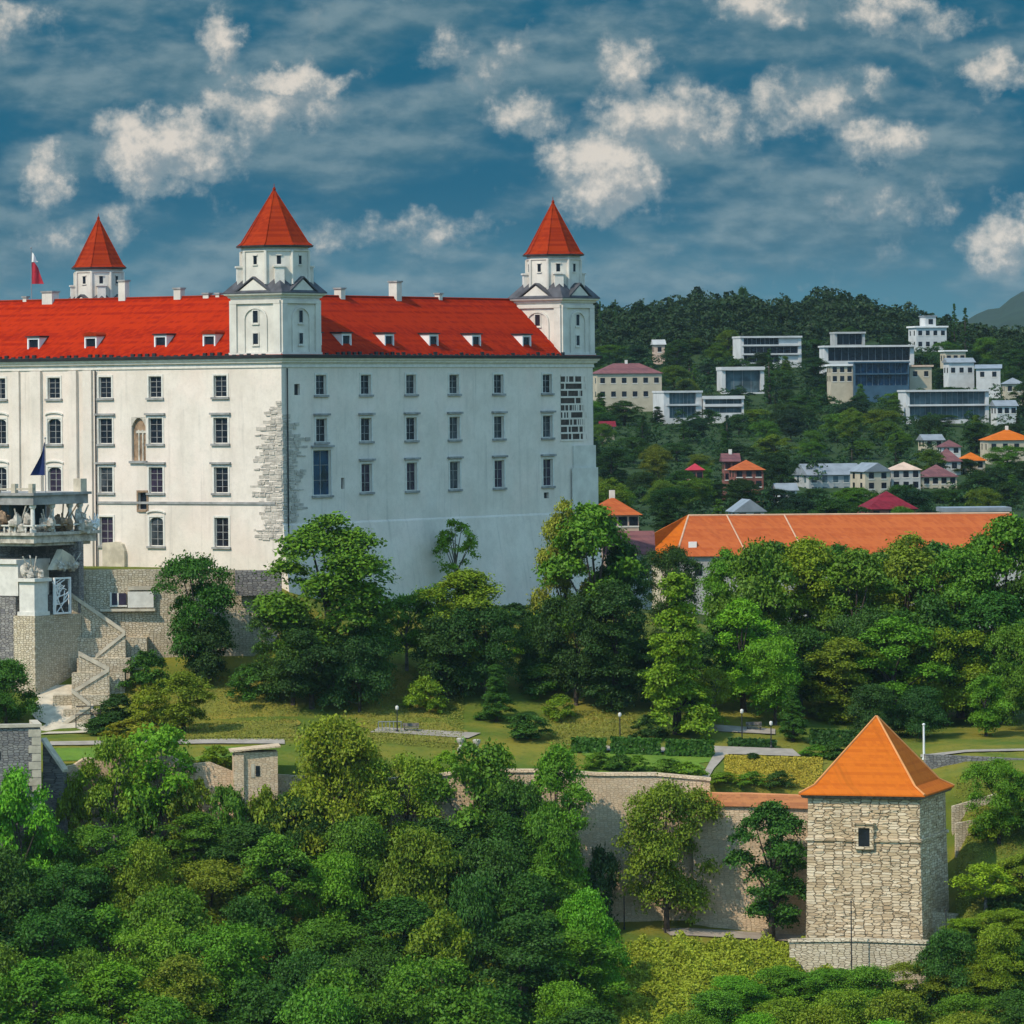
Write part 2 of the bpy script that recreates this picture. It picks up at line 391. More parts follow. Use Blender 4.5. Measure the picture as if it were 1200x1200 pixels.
class MB:
    """collects shapes, then links them as ONE mesh object"""
    def __init__(s): s.v = []; s.f = []
    def add(s, vs, fs):
        n = len(s.v); s.v += [tuple(p) for p in vs]; s.f += [tuple(n + i for i in f) for f in fs]; return s
    def quad(s, *p): return s.add(p, [tuple(range(len(p)))])
    def box(s, x0, x1, y0, y1, z0, z1):
        return s.add([(x0, y0, z0), (x1, y0, z0), (x1, y1, z0), (x0, y1, z0), (x0, y0, z1), (x1, y0, z1), (x1, y1, z1), (x0, y1, z1)],
                     [(0, 3, 2, 1), (4, 5, 6, 7), (0, 1, 5, 4), (1, 2, 6, 5), (2, 3, 7, 6), (3, 0, 4, 7)])
    def mapped(s, fn, s0, s1, z0, z1, d0, d1):
        c = [(a, z, d) for d in (d0, d1) for z in (z0, z1) for a in (s0, s1)]
        return s.add([fn(*p) for p in c], [(0, 1, 3, 2), (4, 6, 7, 5), (0, 4, 5, 1), (2, 3, 7, 6), (0, 2, 6, 4), (1, 5, 7, 3)])
    def ring(s, pts0, pts1, cap0=False, cap1=False):
        n = len(pts0); fs = [(i, (i + 1) % n, n + (i + 1) % n, n + i) for i in range(n)]
        if cap0: fs.append(tuple(range(n))[::-1])
        if cap1: fs.append(tuple(range(n, 2 * n)))
        return s.add(list(pts0) + list(pts1), fs)
    def tube(s, a, b, r0, r1=None, n=8, cap=True):
        a, b = Vector(a), Vector(b); r1 = r0 if r1 is None else r1
        d = (b - a).normalized(); u = d.orthogonal().normalized(); w = d.cross(u)
        p = lambda c, r: [c + u * (r * math.cos(2 * math.pi * i / n)) + w * (r * math.sin(2 * math.pi * i / n)) for i in range(n)]
        return s.ring(p(a, r0), p(b, max(r1, .001)), cap, cap)
    def lathe(s, prof, c=(0, 0, 0), n=8, ph=0.0, sx=1.0, sy=1.0):
        rings = [[(c[0] + r * sx * math.cos(ph + 2 * math.pi * i / n), c[1] + r * sy * math.sin(ph + 2 * math.pi * i / n), c[2] + z) for i in range(n)] for r, z in prof]
        for i in range(len(rings) - 1): s.ring(rings[i], rings[i + 1], i == 0, i == len(rings) - 2)
        return s
    def prism(s, pts, off):
        """polygon pts (3-D) extruded by vector off"""
        o = Vector(off); return s.ring(pts, [Vector(p) + o for p in pts], True, True)
    def blob(s, c, r, seed=0, n=10, m=6, j=.25):
        rr = random.Random(seed); vs = []; fs = []
        for a in range(m + 1):
            th = math.pi * a / m
            for b in range(n):
                q = 1 + rr.uniform(-j, j); ph = 2 * math.pi * b / n
                vs.append((c[0] + r[0] * q * math.sin(th) * math.cos(ph), c[1] + r[1] * q * math.sin(th) * math.sin(ph), c[2] + r[2] * q * math.cos(th)))
        for a in range(m):
            for b in range(n): fs.append((a * n + b, a * n + (b + 1) % n, (a + 1) * n + (b + 1) % n, (a + 1) * n + b))
        return s.add(vs, fs)
    def build(s, name, m, parent=None, smooth=False, recalc=True):
        me = bpy.data.meshes.new(name); me.from_pydata(s.v, [], s.f); me.update()
        if recalc:
            import bmesh
            bm = bmesh.new(); bm.from_mesh(me); bmesh.ops.recalc_face_normals(bm, faces=bm.faces); bm.to_mesh(me); bm.free()
        if smooth: me.polygons.foreach_set('use_smooth', [True] * len(me.polygons))
        me.materials.append(m)
        o = bpy.data.objects.new(name, me); COL.objects.link(o)
        if parent: o.parent = parent
        return o

# ------------------------------------------------------------------ the ground
def build_ground():
    cols = np.concatenate([[-7800, -4000, -2000, -1000, -600, -400], np.arange(-300, 1501, 12), [1600, 1800, 2200, 3000, 5000, 9000]])
    ys = np.concatenate([[60, 150, 250, 350, 420, 450], np.arange(470, 548, 4), [547.5, 549.5, 550.2, 551, 553], np.arange(556, 592, 4), [592, 594, 594.7, 595.5], np.arange(600, 660, 5), np.arange(670, 1000, 30), np.arange(1000, 1900, 20), [1950, 2100, 2300, 2800, 3500, 5000, 6500, 8000]])
    V = []; F = []
    r = np.random.RandomState(3)
    for Y in ys:
        for c in cols:
            X = (c - HX) * K * Y
            V.append((X, Y, gz(X, Y) + (r.uniform(-.04, .04) if Y > 470 else 0)))
    n = len(cols)
    for j in range(len(ys) - 1):
        for i in range(n - 1): F.append((j * n + i, j * n + i + 1, (j + 1) * n + i + 1, (j + 1) * n + i))
    mb = MB(); mb.v = V; mb.f = F
    tag(mb.build('ground', M['ground'], smooth=True, recalc=False), kind='structure')
build_ground()

def sheet(name, m, poly, dz, step=8, ysteps=6):
    """ground-hugging sheet: poly = list of (Y, px_left, px_right)"""
    V = []; F = []; NX = 26
    rows = []
    for i in range(len(poly) - 1):
        for t in range(ysteps):
            f = t / ysteps; rows.append([poly[i][k] + (poly[i + 1][k] - poly[i][k]) * f for k in range(3)])
    rows.append(poly[-1])
    rs_ = random.Random(int(poly[0][1] * 7 + poly[0][0])); wob = name != 'path'; pa = pb = 0.0
    for Y, a, b in rows:
        if wob: pa = pa * .5 + rs_.uniform(-11, 11); pb = pb * .5 + rs_.uniform(-11, 11); a += pa; b += pb
        for i in range(NX + 1): V.append(tuple(G(a + (b - a) * i / NX, Y, dz)))
    for j in range(len(rows) - 1):
        for i in range(NX): F.append((j * (NX + 1) + i, j * (NX + 1) + i + 1, (j + 1) * (NX + 1) + i + 1, (j + 1) * (NX + 1) + i))
    mb = MB(); mb.v = V; mb.f = F
    return tag(mb.build(name, m, smooth=True, recalc=False), kind='structure')
D1, D2 = .08, .14
sheet('lawn', M['grass_dry'], [(562, 150, 345), (572, 190, 345), (582, 215, 345), (588, 250, 330)], D1)
sheet('lawn', M['grass_dry'], [(563, 425, 540), (570, 420, 530), (580, 425, 500), (592, 425, 470)], D1)
sheet('lawn', M['grass_dry'], [(565, 640, 735), (572, 640, 740), (578, 650, 735)], D1)
sheet('lawn', M['grass'], [(552, 670, 800), (556, 680, 818), (561, 690, 830)], D1)
sheet('lawn', M['grass'], [(612, 430, 470), (620, 425, 640), (630, 425, 640)], D1)
sheet('lawn', M['grass'], [(552, 55, 110), (555, 52, 160), (557.5, 52, 180)], D1)
sheet('lawn', M['grass'], [(552, 225, 275), (557.5, 245, 275)], D1)
sheet('flower_meadow', M['flower'], [(552, 840, 950), (556, 850, 962), (560, 865, 960)], D1)
sheet('path', M['path'], [(558.5, 55, 330), (560.5, 55, 330)], D2, ysteps=2)
sheet('path', M['path'], [(562, 690, 835), (564.5, 660, 830)], D2, ysteps=2)
sheet('path', M['path'], [(552, 818, 826), (556, 824, 833), (562, 834, 850)], D2)
sheet('path', M['path'], [(562, 835, 935), (566, 832, 925)], D2, ysteps=2)
sheet('path', M['path'], [(574, 820, 905), (577, 815, 905)], D2, ysteps=2)
sheet('path', M['path'], [(566, 430, 545), (569, 440, 560)], D2, ysteps=2)
sheet('path', M['path'], [(562, 1075, 1300), (564, 1075, 1300)], D2, ysteps=2)
sheet('paving', M['coping'], [(571, 42, 104), (580, 42, 100), (588, 44, 98)], D2)
sheet('path', M['path'], [(541, 780, 1010), (544.5, 770, 1010)], D2, ysteps=2)

def build_mountain():
    prof = [(700, 470), (980, 430), (1060, 405), (1100, 392), (1140, 378), (1165, 364), (1185, 357), (1215, 350), (1260, 338), (1320, 345), (1400, 332), (1500, 350), (1650, 380), (1900, 430)]
    xs = np.linspace(700, 1900, 90); V = []; F = []; Ys = [2600, 2900, 3200, 3500, 4000]; fr = [0, .45, .8, 1.0, .0]
    r = np.random.RandomState(5)
    for Y, f in zip(Ys, fr):
        for x in xs:
            py = np.interp(x, [p[0] for p in prof], [p[1] for p in prof])
            z = (HY - py) * K * 3500 * f + (r.uniform(-4, 4) if f else -30)
            V.append(((x - HX) * K * Y, Y, z))
    n = len(xs)
    for j in range(len(Ys) - 1):
        for i in range(n - 1): F.append((j * n + i, j * n + i + 1, (j + 1) * n + i + 1, (j + 1) * n + i))
    mb = MB(); mb.v = V; mb.f = F
    tag(mb.build('mountain', mat('mountain_forest', (.018, .040, .020), .95, color2=(.010, .026, .015), scale=.02), smooth=True, recalc=False), kind='structure')
build_mountain()

def build_haze():
    m = bpy.data.materials.new('haze_air'); m.use_nodes = True
    b = NB(m.node_tree); b.N.clear()
    out = b.node('ShaderNodeOutputMaterial'); pv = b.node('ShaderNodeVolumePrincipled')
    pv.inputs['Color'].default_value = (.62, .84, .95, 1); pv.inputs['Density'].default_value = HAZE
    pv.inputs['Anisotropy'].default_value = 0.0
    b.L.new(pv.outputs[0], out.inputs['Volume'])
    o = MB().box(-13500, 13500, -300, 8200, -82, 170).build('haze', m)
    tag(o, 'thin bluish air over the whole valley', 'haze', kind='stuff')
HAZE = 0.000022
build_haze()
# ------------------------------------------------------------------ the castle
CA = R(55); CX, CY, CZ = -27.0, 600.0, -20.0
castle = thing('castle', 'white walled castle with red roofs and square corner towers on the hilltop', 'castle', (CX, CY, CZ), CA)
CM = Matrix.Translation((CX, CY, CZ)) @ Matrix.Rotation(CA, 4, 'Z'); CMI = CM.inverted()
def hit(px, py, axis, val=0.0):
    """photo pixel -> point on a castle-aligned vertical plane, castle coordinates"""
    a, b = unroll(px, py); o = CMI @ Vector((0, 0, 0)); d = (CMI @ Vector((a * K, 1, b * K))) - o
    t = (val - o[axis]) / d[axis]; return o + d * t
def Lu(px, py): p = hit(px, py, 0); return p.y, p.z
def Rv(px, py): p = hit(px, py, 1); return p.x, p.z
fL = lambda s, z, d: (-d, s, z)          # sunlit facade
fR = lambda s, z, d: (s, -d, z)          # shaded facade
V1 = Rv(694.5, 421)[0]; V0 = Rv(657, 421)[0]; U1 = 82.0; VV = V1
ZE = 25.0
castle_front = dict(L=[], R=[])
def rowz(fn, px, top, bot): return fn(px, bot)[1], fn(px, top)[1]
LROWS = [rowz(Lu, 182, 441, 466), rowz(Lu, 182, 490, 520), rowz(Lu, 182, 547.5, 577.5), rowz(Lu, 182, 606, 640)]
RROWS = [rowz(Rv, 482, 439, 462), rowz(Rv, 482, 489, 516), rowz(Rv, 482, 542, 575)]
LCOLS = [-122, -60, 0, 64, 124, 182.5, 259]
LW = [1.95, 2.1, 2.1, 2.1]
wins = []   # (side, s0, s1, z0, z1, glass, hood, arch, grid)
for ci, px in enumerate(LCOLS):
    s = Lu(px, 520)[0]
    for ri, (z0, z1) in enumerate(LROWS):
        if ri == 3 and px in (0, 64, -60, -122): continue
        w = LW[ri] * (1.0 if px != 182.5 else 1.0)
        arch = (px < 100 and ri in (1, 2)) or (px == 182.5 and ri == 3)
        wins.append(('L', s - w / 2, s + w / 2, z0, z1, M['glass_purple'] if (ri == 3 and px == 124) or (ri == 2 and px in (64, 182.5)) else M['glass'], ri in (1, 2) and not arch, arch, (2, 4)))
RCOLS = [376.5, 429, 482, 532.5, 584.5, 641.5]
for ci, px in enumerate(RCOLS):
    s = Rv(px, 510)[0]
    for ri, (z0, z1) in enumerate(RROWS):
        if ri == 2 and ci == 0: continue
        w = [2.05, 2.15, 2.15][ri]
        wins.append(('R', s - w / 2, s + w / 2, z0, z1, M['glass'], ri > 0, False, (2, 3)))
# odd openings
def rectR(x0, x1, y0, y1): a = Rv(x0, y1); b = Rv(x1, y0); return a[0], b[0], a[1], b[1]
def rectL(x0, x1, y0, y1): a = Lu(x1, y1); b = Lu(x0, y0); return a[0], b[0], a[1], b[1]
tall = rectR(367, 387.5, 527, 581); slit = rectR(400, 403.6, 560, 573); small = rectR(345, 351.5, 450, 463)
vent = rectR(637.5, 643, 577, 584)
niche = rectL(154, 171, 489, 540); box_op = rectL(162.5, 172.5, 577, 597)
holesL = [w[1:5] for w in wins if w[0] == 'L'] + [niche, box_op]
holesR = [w[1:5] for w in wins if w[0] == 'R'] + [tall, slit, small, vent]

def facade(mb, fn, s0, s1, z0, z1, holes, depth=.42):
    ss = sorted({s0, s1, *[h[0] for h in holes], *[h[1] for h in holes]}); zs = sorted({z0, z1, *[h[2] for h in holes], *[h[3] for h in holes]})
    ss = [s for s in ss if s0 <= s <= s1]; zs = [z for z in zs if z0 <= z <= z1]
    for i in range(len(ss) - 1):
        j = 0
        while j < len(zs) - 1:
            def inside(jj):
                a = (ss[i] + ss[i + 1]) / 2; c = (zs[jj] + zs[jj + 1]) / 2
                return any(h[0] < a < h[1] and h[2] < c < h[3] for h in holes)
            if inside(j): j += 1; continue
            k = j
            while k + 1 < len(zs) - 1 and not inside(k + 1): k += 1
            mb.quad(fn(ss[i], zs[j], 0), fn(ss[i + 1], zs[j], 0), fn(ss[i + 1], zs[k + 1], 0), fn(ss[i], zs[k + 1], 0)); j = k + 1
    for a, b2, c, e in holes:
        mb.quad(fn(a, c, 0), fn(a, e, 0), fn(a, e, -depth), fn(a, c, -depth)); mb.quad(fn(b2, c, 0), fn(b2, e, 0), fn(b2, e, -depth), fn(b2, c, -depth))
        mb.quad(fn(a, c, 0), fn(b2, c, 0), fn(b2, c, -depth), fn(a, c, -depth)); mb.quad(fn(a, e, 0), fn(b2, e, 0), fn(b2, e, -depth), fn(a, e, -depth))

w = MB(); WB = -9.0
facade(w, fL, 0, U1, WB, ZE - .6, holesL); facade(w, fR, 0, VV, WB, ZE - .6, holesR)
w.quad((VV, 0, WB), (VV, U1, WB), (VV, U1, ZE - .6), (VV, 0, ZE - .6)); w.quad((0, U1, WB), (VV, U1, WB), (VV, U1, ZE - .6), (0, U1, ZE - .6))
I = 15.0
for a, b2 in (((I, I), (VV - I, I)), ((VV - I, I), (VV - I, U1 - I)), ((VV - I, U1 - I), (I, U1 - I)), ((I, U1 - I), (I, I))):
    w.quad((*a, WB), (*b2, WB), (*b2, ZE), (*a, ZE))
w.build('wall', M['plaster'], castle, recalc=False)

def window(parent, fn, s0, s1, z0, z1, glass, hood, arch, grid, fw=.24):
    p = MB(); p.mapped(fn, s0 + .01, s1 - .01, z0 + .01, z1 - .01, -.36, -.31)
    pane = p.build('window', glass, parent)
    f = MB()
    f.mapped(fn, s0 - fw, s0 - .002, z0 - .002, z1 + fw, .002, .075); f.mapped(fn, s1 + .002, s1 + fw, z0 - .002, z1 + fw, .002, .075)
    f.mapped(fn, s0, s1, z1 + .002, z1 + fw, .002, .07)
    g = .09
    f.mapped(fn, s0 + .012, s0 + g, z0 + .012, z1 - .012, -.305, -.22); f.mapped(fn, s1 - g, s1 - .012, z0 + .012, z1 - .012, -.305, -.22)
    f.mapped(fn, s0 + g, s1 - g, z0 + .012, z0 + g, -.305, -.225); f.mapped(fn, s0 + g, s1 - g, z1 - g, z1 - .012, -.305, -.225)
    f.build('frame', M['trim'], pane); f2 = f; f = MB()
    nx, nz = grid
    for i in range(1, nx):
        c = s0 + (s1 - s0) * i / nx; f.mapped(fn, c - .04, c + .04, z0 + g, z1 - g, -.30, -.24)
    for i in range(1, nz):
        c = z0 + (z1 - z0) * i / nz; f.mapped(fn, s0 + g, s1 - g, c - .025, c + .025, -.295, -.25)
    f.build('sash_bars', M['trim_grey'], pane); f = MB()
    if arch:
        n = 6; hw = (s1 - s0) / 2; cs = (s0 + s1) / 2; rise = .55
        for sg in (-1, 1):
            pts = [(cs + sg * hw, z1 - .013)]
            for i in range(n + 1):
                t = i / n; pts.append((cs + sg * hw * (1 - t), z1 - .013 - rise * (1 - math.sqrt(max(0, 1 - (1 - t) ** 2)))))
            a = [fn(s, z, -.20) for s, z in pts]; o = Vector(fn(0, 0, .18)) - Vector(fn(0, 0, 0)); f.prism(a, o)
        for i in range(8):
            t0 = -1 + 2 * i / 8; t1 = t0 + .25; h = lambda t: z1 + fw + .1 + .35 * math.sqrt(max(0, 1 - t * t * .95))
            a = [fn(cs + t0 * (hw + .35), h(t0), .004), fn(cs + t1 * (hw + .35), h(t1), .004), fn(cs + t1 * (hw + .35), h(t1) + .16, .004), fn(cs + t0 * (hw + .35), h(t0) + .16, .004)]
            f.prism(a, Vector(fn(0, 0, .2)) - Vector(fn(0, 0, 0)))
    if f.v: f.build('arch_moulding', M['trim'], pane)
    MB().mapped(fn, s0 - fw - .12, s1 + fw + .12, z0 - .26, z0 - .006, .003, .24).build('sill', M['trim_grey'], pane)
    if hood: MB().mapped(fn, s0 - fw - .22, s1 + fw + .22, z1 + fw + .12, z1 + fw + .36, .003, .34).build('hood', M['trim_grey'], pane)
    return pane
wrr = random.Random(15)
for sd_, s0, s1, z0, z1, gl, hood, arch, grid in wins:
    if gl == M['glass']: gl = wrr.choice([M['glass'], M['glass'], M['glass'], M['glass_grey'], M['glass_purple']])
    window(castle, fL if sd_ == 'L' else fR, s0, s1, z0, z1, gl, hood, arch, grid)
pw = window(castle, fR, *tall, M['glass_blue'], True, False, (2, 3), .18); pw['label'] = 'tall blue glazed window'
for h in (slit, small, vent): MB().mapped(fR, h[0] + .01, h[1] - .01, h[2] + .01, h[3] - .01, -.4, -.34).build('vent_opening', M['glass'], castle)
# gothic niche and its tracery, square shaft opening
n_ = MB(); n_.mapped(fL, niche[0] + .01, niche[1] - .01, niche[2] + .01, niche[3] - .01, -.41, -.36)
nn = n_.build('niche', M['rust_stone'], castle)
t_ = MB(); cs = (niche[0] + niche[1]) / 2
for i in range(7):
    t0, t1 = -1 + i * 2 / 7, -1 + (i + 1) * 2 / 7; hw = (niche[1] - niche[0]) / 2; f_ = lambda t: niche[3] - .05 - 1.1 * t * t
    t_.prism([fL(cs + t0 * hw, f_(t0), -.30), fL(cs + t1 * hw, f_(t1), -.30), fL(cs + t1 * hw, niche[3] - .012, -.30), fL(cs + t0 * hw, niche[3] - .012, -.30)], Vector(fL(0, 0, .28)) - Vector(fL(0, 0, 0)))
for c in (-.45, .15): t_.mapped(fL, cs + c - .09, cs + c + .09, niche[2] + .02, niche[3] - 1.5, -.35, -.22)
t_.mapped(fL, niche[0] + .02, niche[1] - .5, niche[3] - 1.9, niche[3] - 1.6, -.34, -.2)
t_.build('tracery', M['sculpt'], nn)
MB().mapped(fL, niche[0] - .25, niche[1] + .25, niche[2] - .3, niche[2] - .01, .003, .3).build('sill', M['trim_grey'], nn)
bo = MB().mapped(fL, box_op[0] + .01, box_op[1] - .01, box_op[2] + .01, box_op[3] - .01, -.41, -.36).build('shaft_opening', M['glass'], castle)
fr = MB(); a, b2, c, e = box_op
fr.mapped(fL, a - .22, a - .01, c - .3, e + .25, .003, .12).mapped(fL, b2 + .01, b2 + .22, c - .3, e + .25, .003, .12).mapped(fL, a, b2, e, e + .25, .003, .115).mapped(fL, a, b2, c - .3, c - .01, .003, .2)
fr.build('frame', M['rust_stone'], bo)

# cornice, gutter, string course: loops right round the building
def loop(mb, prof, x0=0.0, x1=None, y0=0.0, y1=None):
    x1 = VV if x1 is None else x1; y1 = U1 if y1 is None else y1
    rings = [[(x0 - d, y0 - d, z), (x1 + d, y0 - d, z), (x1 + d, y1 + d, z), (x0 - d, y1 + d, z)] for d, z in prof]
    for i in range(len(rings) - 1): mb.ring(rings[i], rings[i + 1])
    return mb
loop(MB(), [(.003, ZE - 1.15), (.14, ZE - 1.10), (.14, ZE - .92), (.10, ZE - .80), (.10, ZE - .62), (.42, ZE - .52), (.46, ZE - .34), (.62, ZE - .24), (.70, ZE - .02), (.0, ZE - .01)]).build('cornice', M['trim'], castle)
gm = loop(MB(), [(.703, ZE - .02), (.86, ZE), (.90, ZE + .36), (.55, ZE + .40)])
rg = random.Random(4)
for s in np.arange(2, U1, 1.1):
    gm.mapped(fL, s, s + .5, ZE + .38, ZE + .4 + rg.uniform(.05, .4), .3, .55)
for s in np.arange(8, V0, 1.1): gm.mapped(fR, s, s + .5, ZE + .38, ZE + .4 + rg.uniform(.05, .4), .3, .55)
gm.build('gutter', M['dark_metal'], castle)
zs = Lu(182, 589)[1]
MB().mapped(fL, 1.0, Lu(113, 589)[0], zs - .16, zs + .12, .004, .16).build('string_course', M['trim_grey'], castle)
# pilaster strips on the projecting left part
for x0, x1, pr in ((99, 109, .30), (83, 92, .42), (38, 50, .42), (16, 24, .30), (-34, -24, .3), (-46, -37, .4)):
    a = Lu(x1, 500)[0]; b2 = Lu(x0, 500)[0]
    MB().mapped(fL, a, b2, 0, ZE - 1.18, .003, pr).build('pilaster', M['plaster'], castle)
a = Lu(92, 500)[0]; b2 = Lu(-40, 500)[0]
MB().mapped(fL, a + .01, b2, zs + 1.0, zs + 1.35, .43, .6).build('string_course', M['trim'], castle)
dp = MB()
for px in (113.5,):
    s = Lu(px, 500)[0]; dp.tube(fL(s, .2, .22), fL(s, ZE - 1.2, .22), .1, n=6)
for px in (334.5,): s = Rv(px, 500)[0]; dp.tube(fR(s + .2, -4, .2), fR(s + .2, ZE - 1.2, .2), .09, n=6)
dp.build('drainpipe', M['dark_metal'], castle)
# blocked doorway with a quarter-round buttress, lowest storey
s0, z0 = Lu(149, 664); s1, z1 = Lu(123, 634)
bt = MB(); pts = [fL(s0, z0, .003), fL(s0, z0 + 1.9, .003), fL(s0 + .35, z0 + 2.7, .003), fL(s0 + 1.0, z1 - .05, .003), fL(s1, z1 - .2, .003), fL(s1, z0, .003)]
bt.prism(pts, Vector((-.5, 0, 0))); bt.build('buttress', M['coping'], castle)
# bare stones showing through the plaster at the corner and on the shaded flank
def bare(fn, s_a, s_b, z_a, z_b, seed, ragged):
    r = random.Random(seed); mb = MB(); z = z_a
    while z < z_b:
        h = r.uniform(.24, .50); t = (z - z_a) / (z_b - z_a)
        end = s_a + (s_b - s_a) * (.55 + .45 * r.random()) * (1 if t < .75 else 1 - (t - .75) * 3.2)
        s = s_a
        while s < end:
            l = r.uniform(.35, 1.1)
            edge = 1 - max(0.0, (s - s_a) / max(.1, end - s_a) - .6) * 1.3
            if edge < 1 and r.random() > .9 * edge: break
            if True:
                d = r.uniform(.02, .13); hz = h - r.uniform(.05, .16)
                j = [r.uniform(-.05, .05) for _ in range(8)]
                q = [(s + j[0], z + j[1]), (s + l - .07 + j[2], z + j[3]), (s + l - .07 + j[4], z + hz + j[5]), (s + j[6], z + hz + j[7])]
                mb.prism([fn(max(a_, .012), b_, .002) for a_, b_ in q], Vector(fn(0, 0, d)) - Vector(fn(0, 0, 0)))
            s += l
        z += h
    return mb
q0 = Lu(330, 633); q1 = Lu(295, 470)
bare(fL, .05, q1[0], q0[1], q1[1], 3, 1).build('bare_quoins', M['quoin'], castle)
q0 = Rv(332, 612); q1 = Rv(360, 485)
bare(fR, .05, q1[0], q0[1], q1[1], 9, 1).build('bare_quoins', M['quoin'], castle)
# lattice of exposed brick panels near the far end
a, b2, c, e = rectR(657.5, 682, 440, 516)
lt = MB().mapped(fR, a, b2, c, e, .003, .03).build('exposed_panel', mat('dark_exposed_brick', (.10, .075, .06), .95, .3, 1.5, bump=.5), castle)
bars = MB(); nr = 9; rr = random.Random(6)
for i in range(nr + 1):
    z = c + (e - c) * i / nr; bars.mapped(fR, a - .1, b2 + .1, z - .11, z + .11, .03, .10)
for i in range(nr):
    s = a
    while s < b2:
        s += rr.uniform(.28, 1.0)
        if rr.random() < .6: bars.mapped(fR, s, s + rr.uniform(.1, .35), c + (e - c) * i / nr + .11, c + (e - c) * (i + 1) / nr - .11, .031, .08)
bars.build('plaster_bars', M['plaster'], lt)
# battered foot of the shaded facade and end pilaster
zt = Rv(520, 606)[1]; e1 = Rv(700, 640)[0]
bb = MB(); bb.prism([(.0, 0, zt), (.0, -.12, zt - .25), (.0, -1.5, WB), (.0, 0, WB)], (e1, 0, 0)); bb.build('base_batter', M['plaster'], castle)
s0 = Rv(671, 560)[0]; zq = Rv(680, 522)[1]; zq2 = Rv(680, 548)[1]
MB().mapped(fR, s0, VV + .25, zt - 2, zq, .004, .2).mapped(fR, s0 - .5, VV + .4, zt - 3, zq2, .21, .42).build('pilaster', M['tower_plaster'], castle)

# ring of roofs round the courtyard
RH = 7.6; o = .72
rf = MB()
outer = [(-o, -o), (VV + o, -o), (VV + o, U1 + o), (-o, U1 + o)]; ridge = [(7.5, 7.5), (VV - 7.5, 7.5), (VV - 7.5, U1 - 7.5), (7.5, U1 - 7.5)]
inner = [(I + .3, I + .3), (VV - I - .3, I + .3), (VV - I - .3, U1 - I - .3), (I + .3, U1 - I - .3)]
zo = ZE + .14
for i in range(4):
    j = (i + 1) % 4
    rf.quad((*outer[i], zo), (*outer[j], zo), (*ridge[j], ZE + RH), (*ridge[i], ZE + RH)); rf.quad((*ridge[i], ZE + RH), (*ridge[j], ZE + RH), (*inner[j], zo), (*inner[i], zo))
roof = rf.build('roof', M['red_tile'], castle, recalc=False)
rc = MB()
for i in range(4): rc.tube((*ridge[i], ZE + RH + .02), (*ridge[(i + 1) % 4], ZE + RH + .02), .13, n=6)
rc.build('ridge_cap', M['spire_tile'], roof)

def dormer(fn, s, zb=ZE + .8, rounded=False):
    d0 = -(zb - ZE) - .02; ht = 2.15; hw = .95
    b = MB(); back = -(zb + ht - ZE) - .5
    b.mapped(fn, s - hw, s - hw + .2, zb, zb + ht, back, d0).mapped(fn, s + hw - .2, s + hw, zb, zb + ht, back, d0)
    b.mapped(fn, s - hw + .2, s + hw - .2, zb + ht - .25, zb + ht, back, d0).mapped(fn, s - hw + .2, s + hw - .2, zb, zb + .22, d0 - .6, d0)
    dm = b.build('dormer', M['white'], castle)
    MB().mapped(fn, s - hw + .21, s + hw - .21, zb + .23, zb + ht - .26, d0 - .3, d0 - .22).build('pane', M['glass'], dm)
    h = MB()
    if rounded:
        n = 8; pr = [(s + (hw + .16) * math.cos(math.pi * i / n), zb + ht + .02 + .5 * math.sin(math.pi * i / n)) for i in range(n + 1)]
    else: pr = [(s - hw - .16, zb + ht + .02), (s + hw + .16, zb + ht + .02), (s + hw + .16, zb + ht + .16), (s - hw - .16, zb + ht + .2)]
    h.prism([fn(a_, c_, d0 + .18) for a_, c_ in pr], Vector(fn(0, 0, back - .6)) - Vector(fn(0, 0, d0)))
    h.build('hood', M['dark_metal'] if not rounded else M['spire_tile'], dm)
for px, rd in ((-95, 0), (-30, 0), (34, 0), (101, 1), (183, 0), (240, 1)): dormer(fL, Lu(px, 420)[0] , rounded=bool(rd))
for px in (378, 413, 463, 515, 565, 624): dormer(fR, Rv(px, 420)[0])

def chimney(px, py_t, wpx, plane, deep=1.1):
    ax, val = plane; p = hit(px, py_t, ax, val); wd = wpx * .105 / 2
    c = MB()
    x, y, z = p
    c.box(x - wd * .75, x + wd * .75, y - wd * .9, y + wd * .9, ZE + RH - 1.2, z)
    ch = c.build('chimney', M['tower_plaster'], castle)
    MB().box(x - wd * .75 - .12, x + wd * .75 + .12, y - wd * .9 - .12, y + wd * .9 + .12, z + .002, z + .2).build('cap', M['trim_grey'], ch)
for px, py, wp in ((59, 343, 17), (145, 330, 11), (210, 339, 11), (243, 345, 9), (256, 345, 6), (30, 349, 6)): chimney(px, py, wp, (0, 7.6))
for px, py, wp in ((398, 339, 11), (463, 331, 13), (514, 345, 8)): chimney(px, py, wp, (1, 7.6))

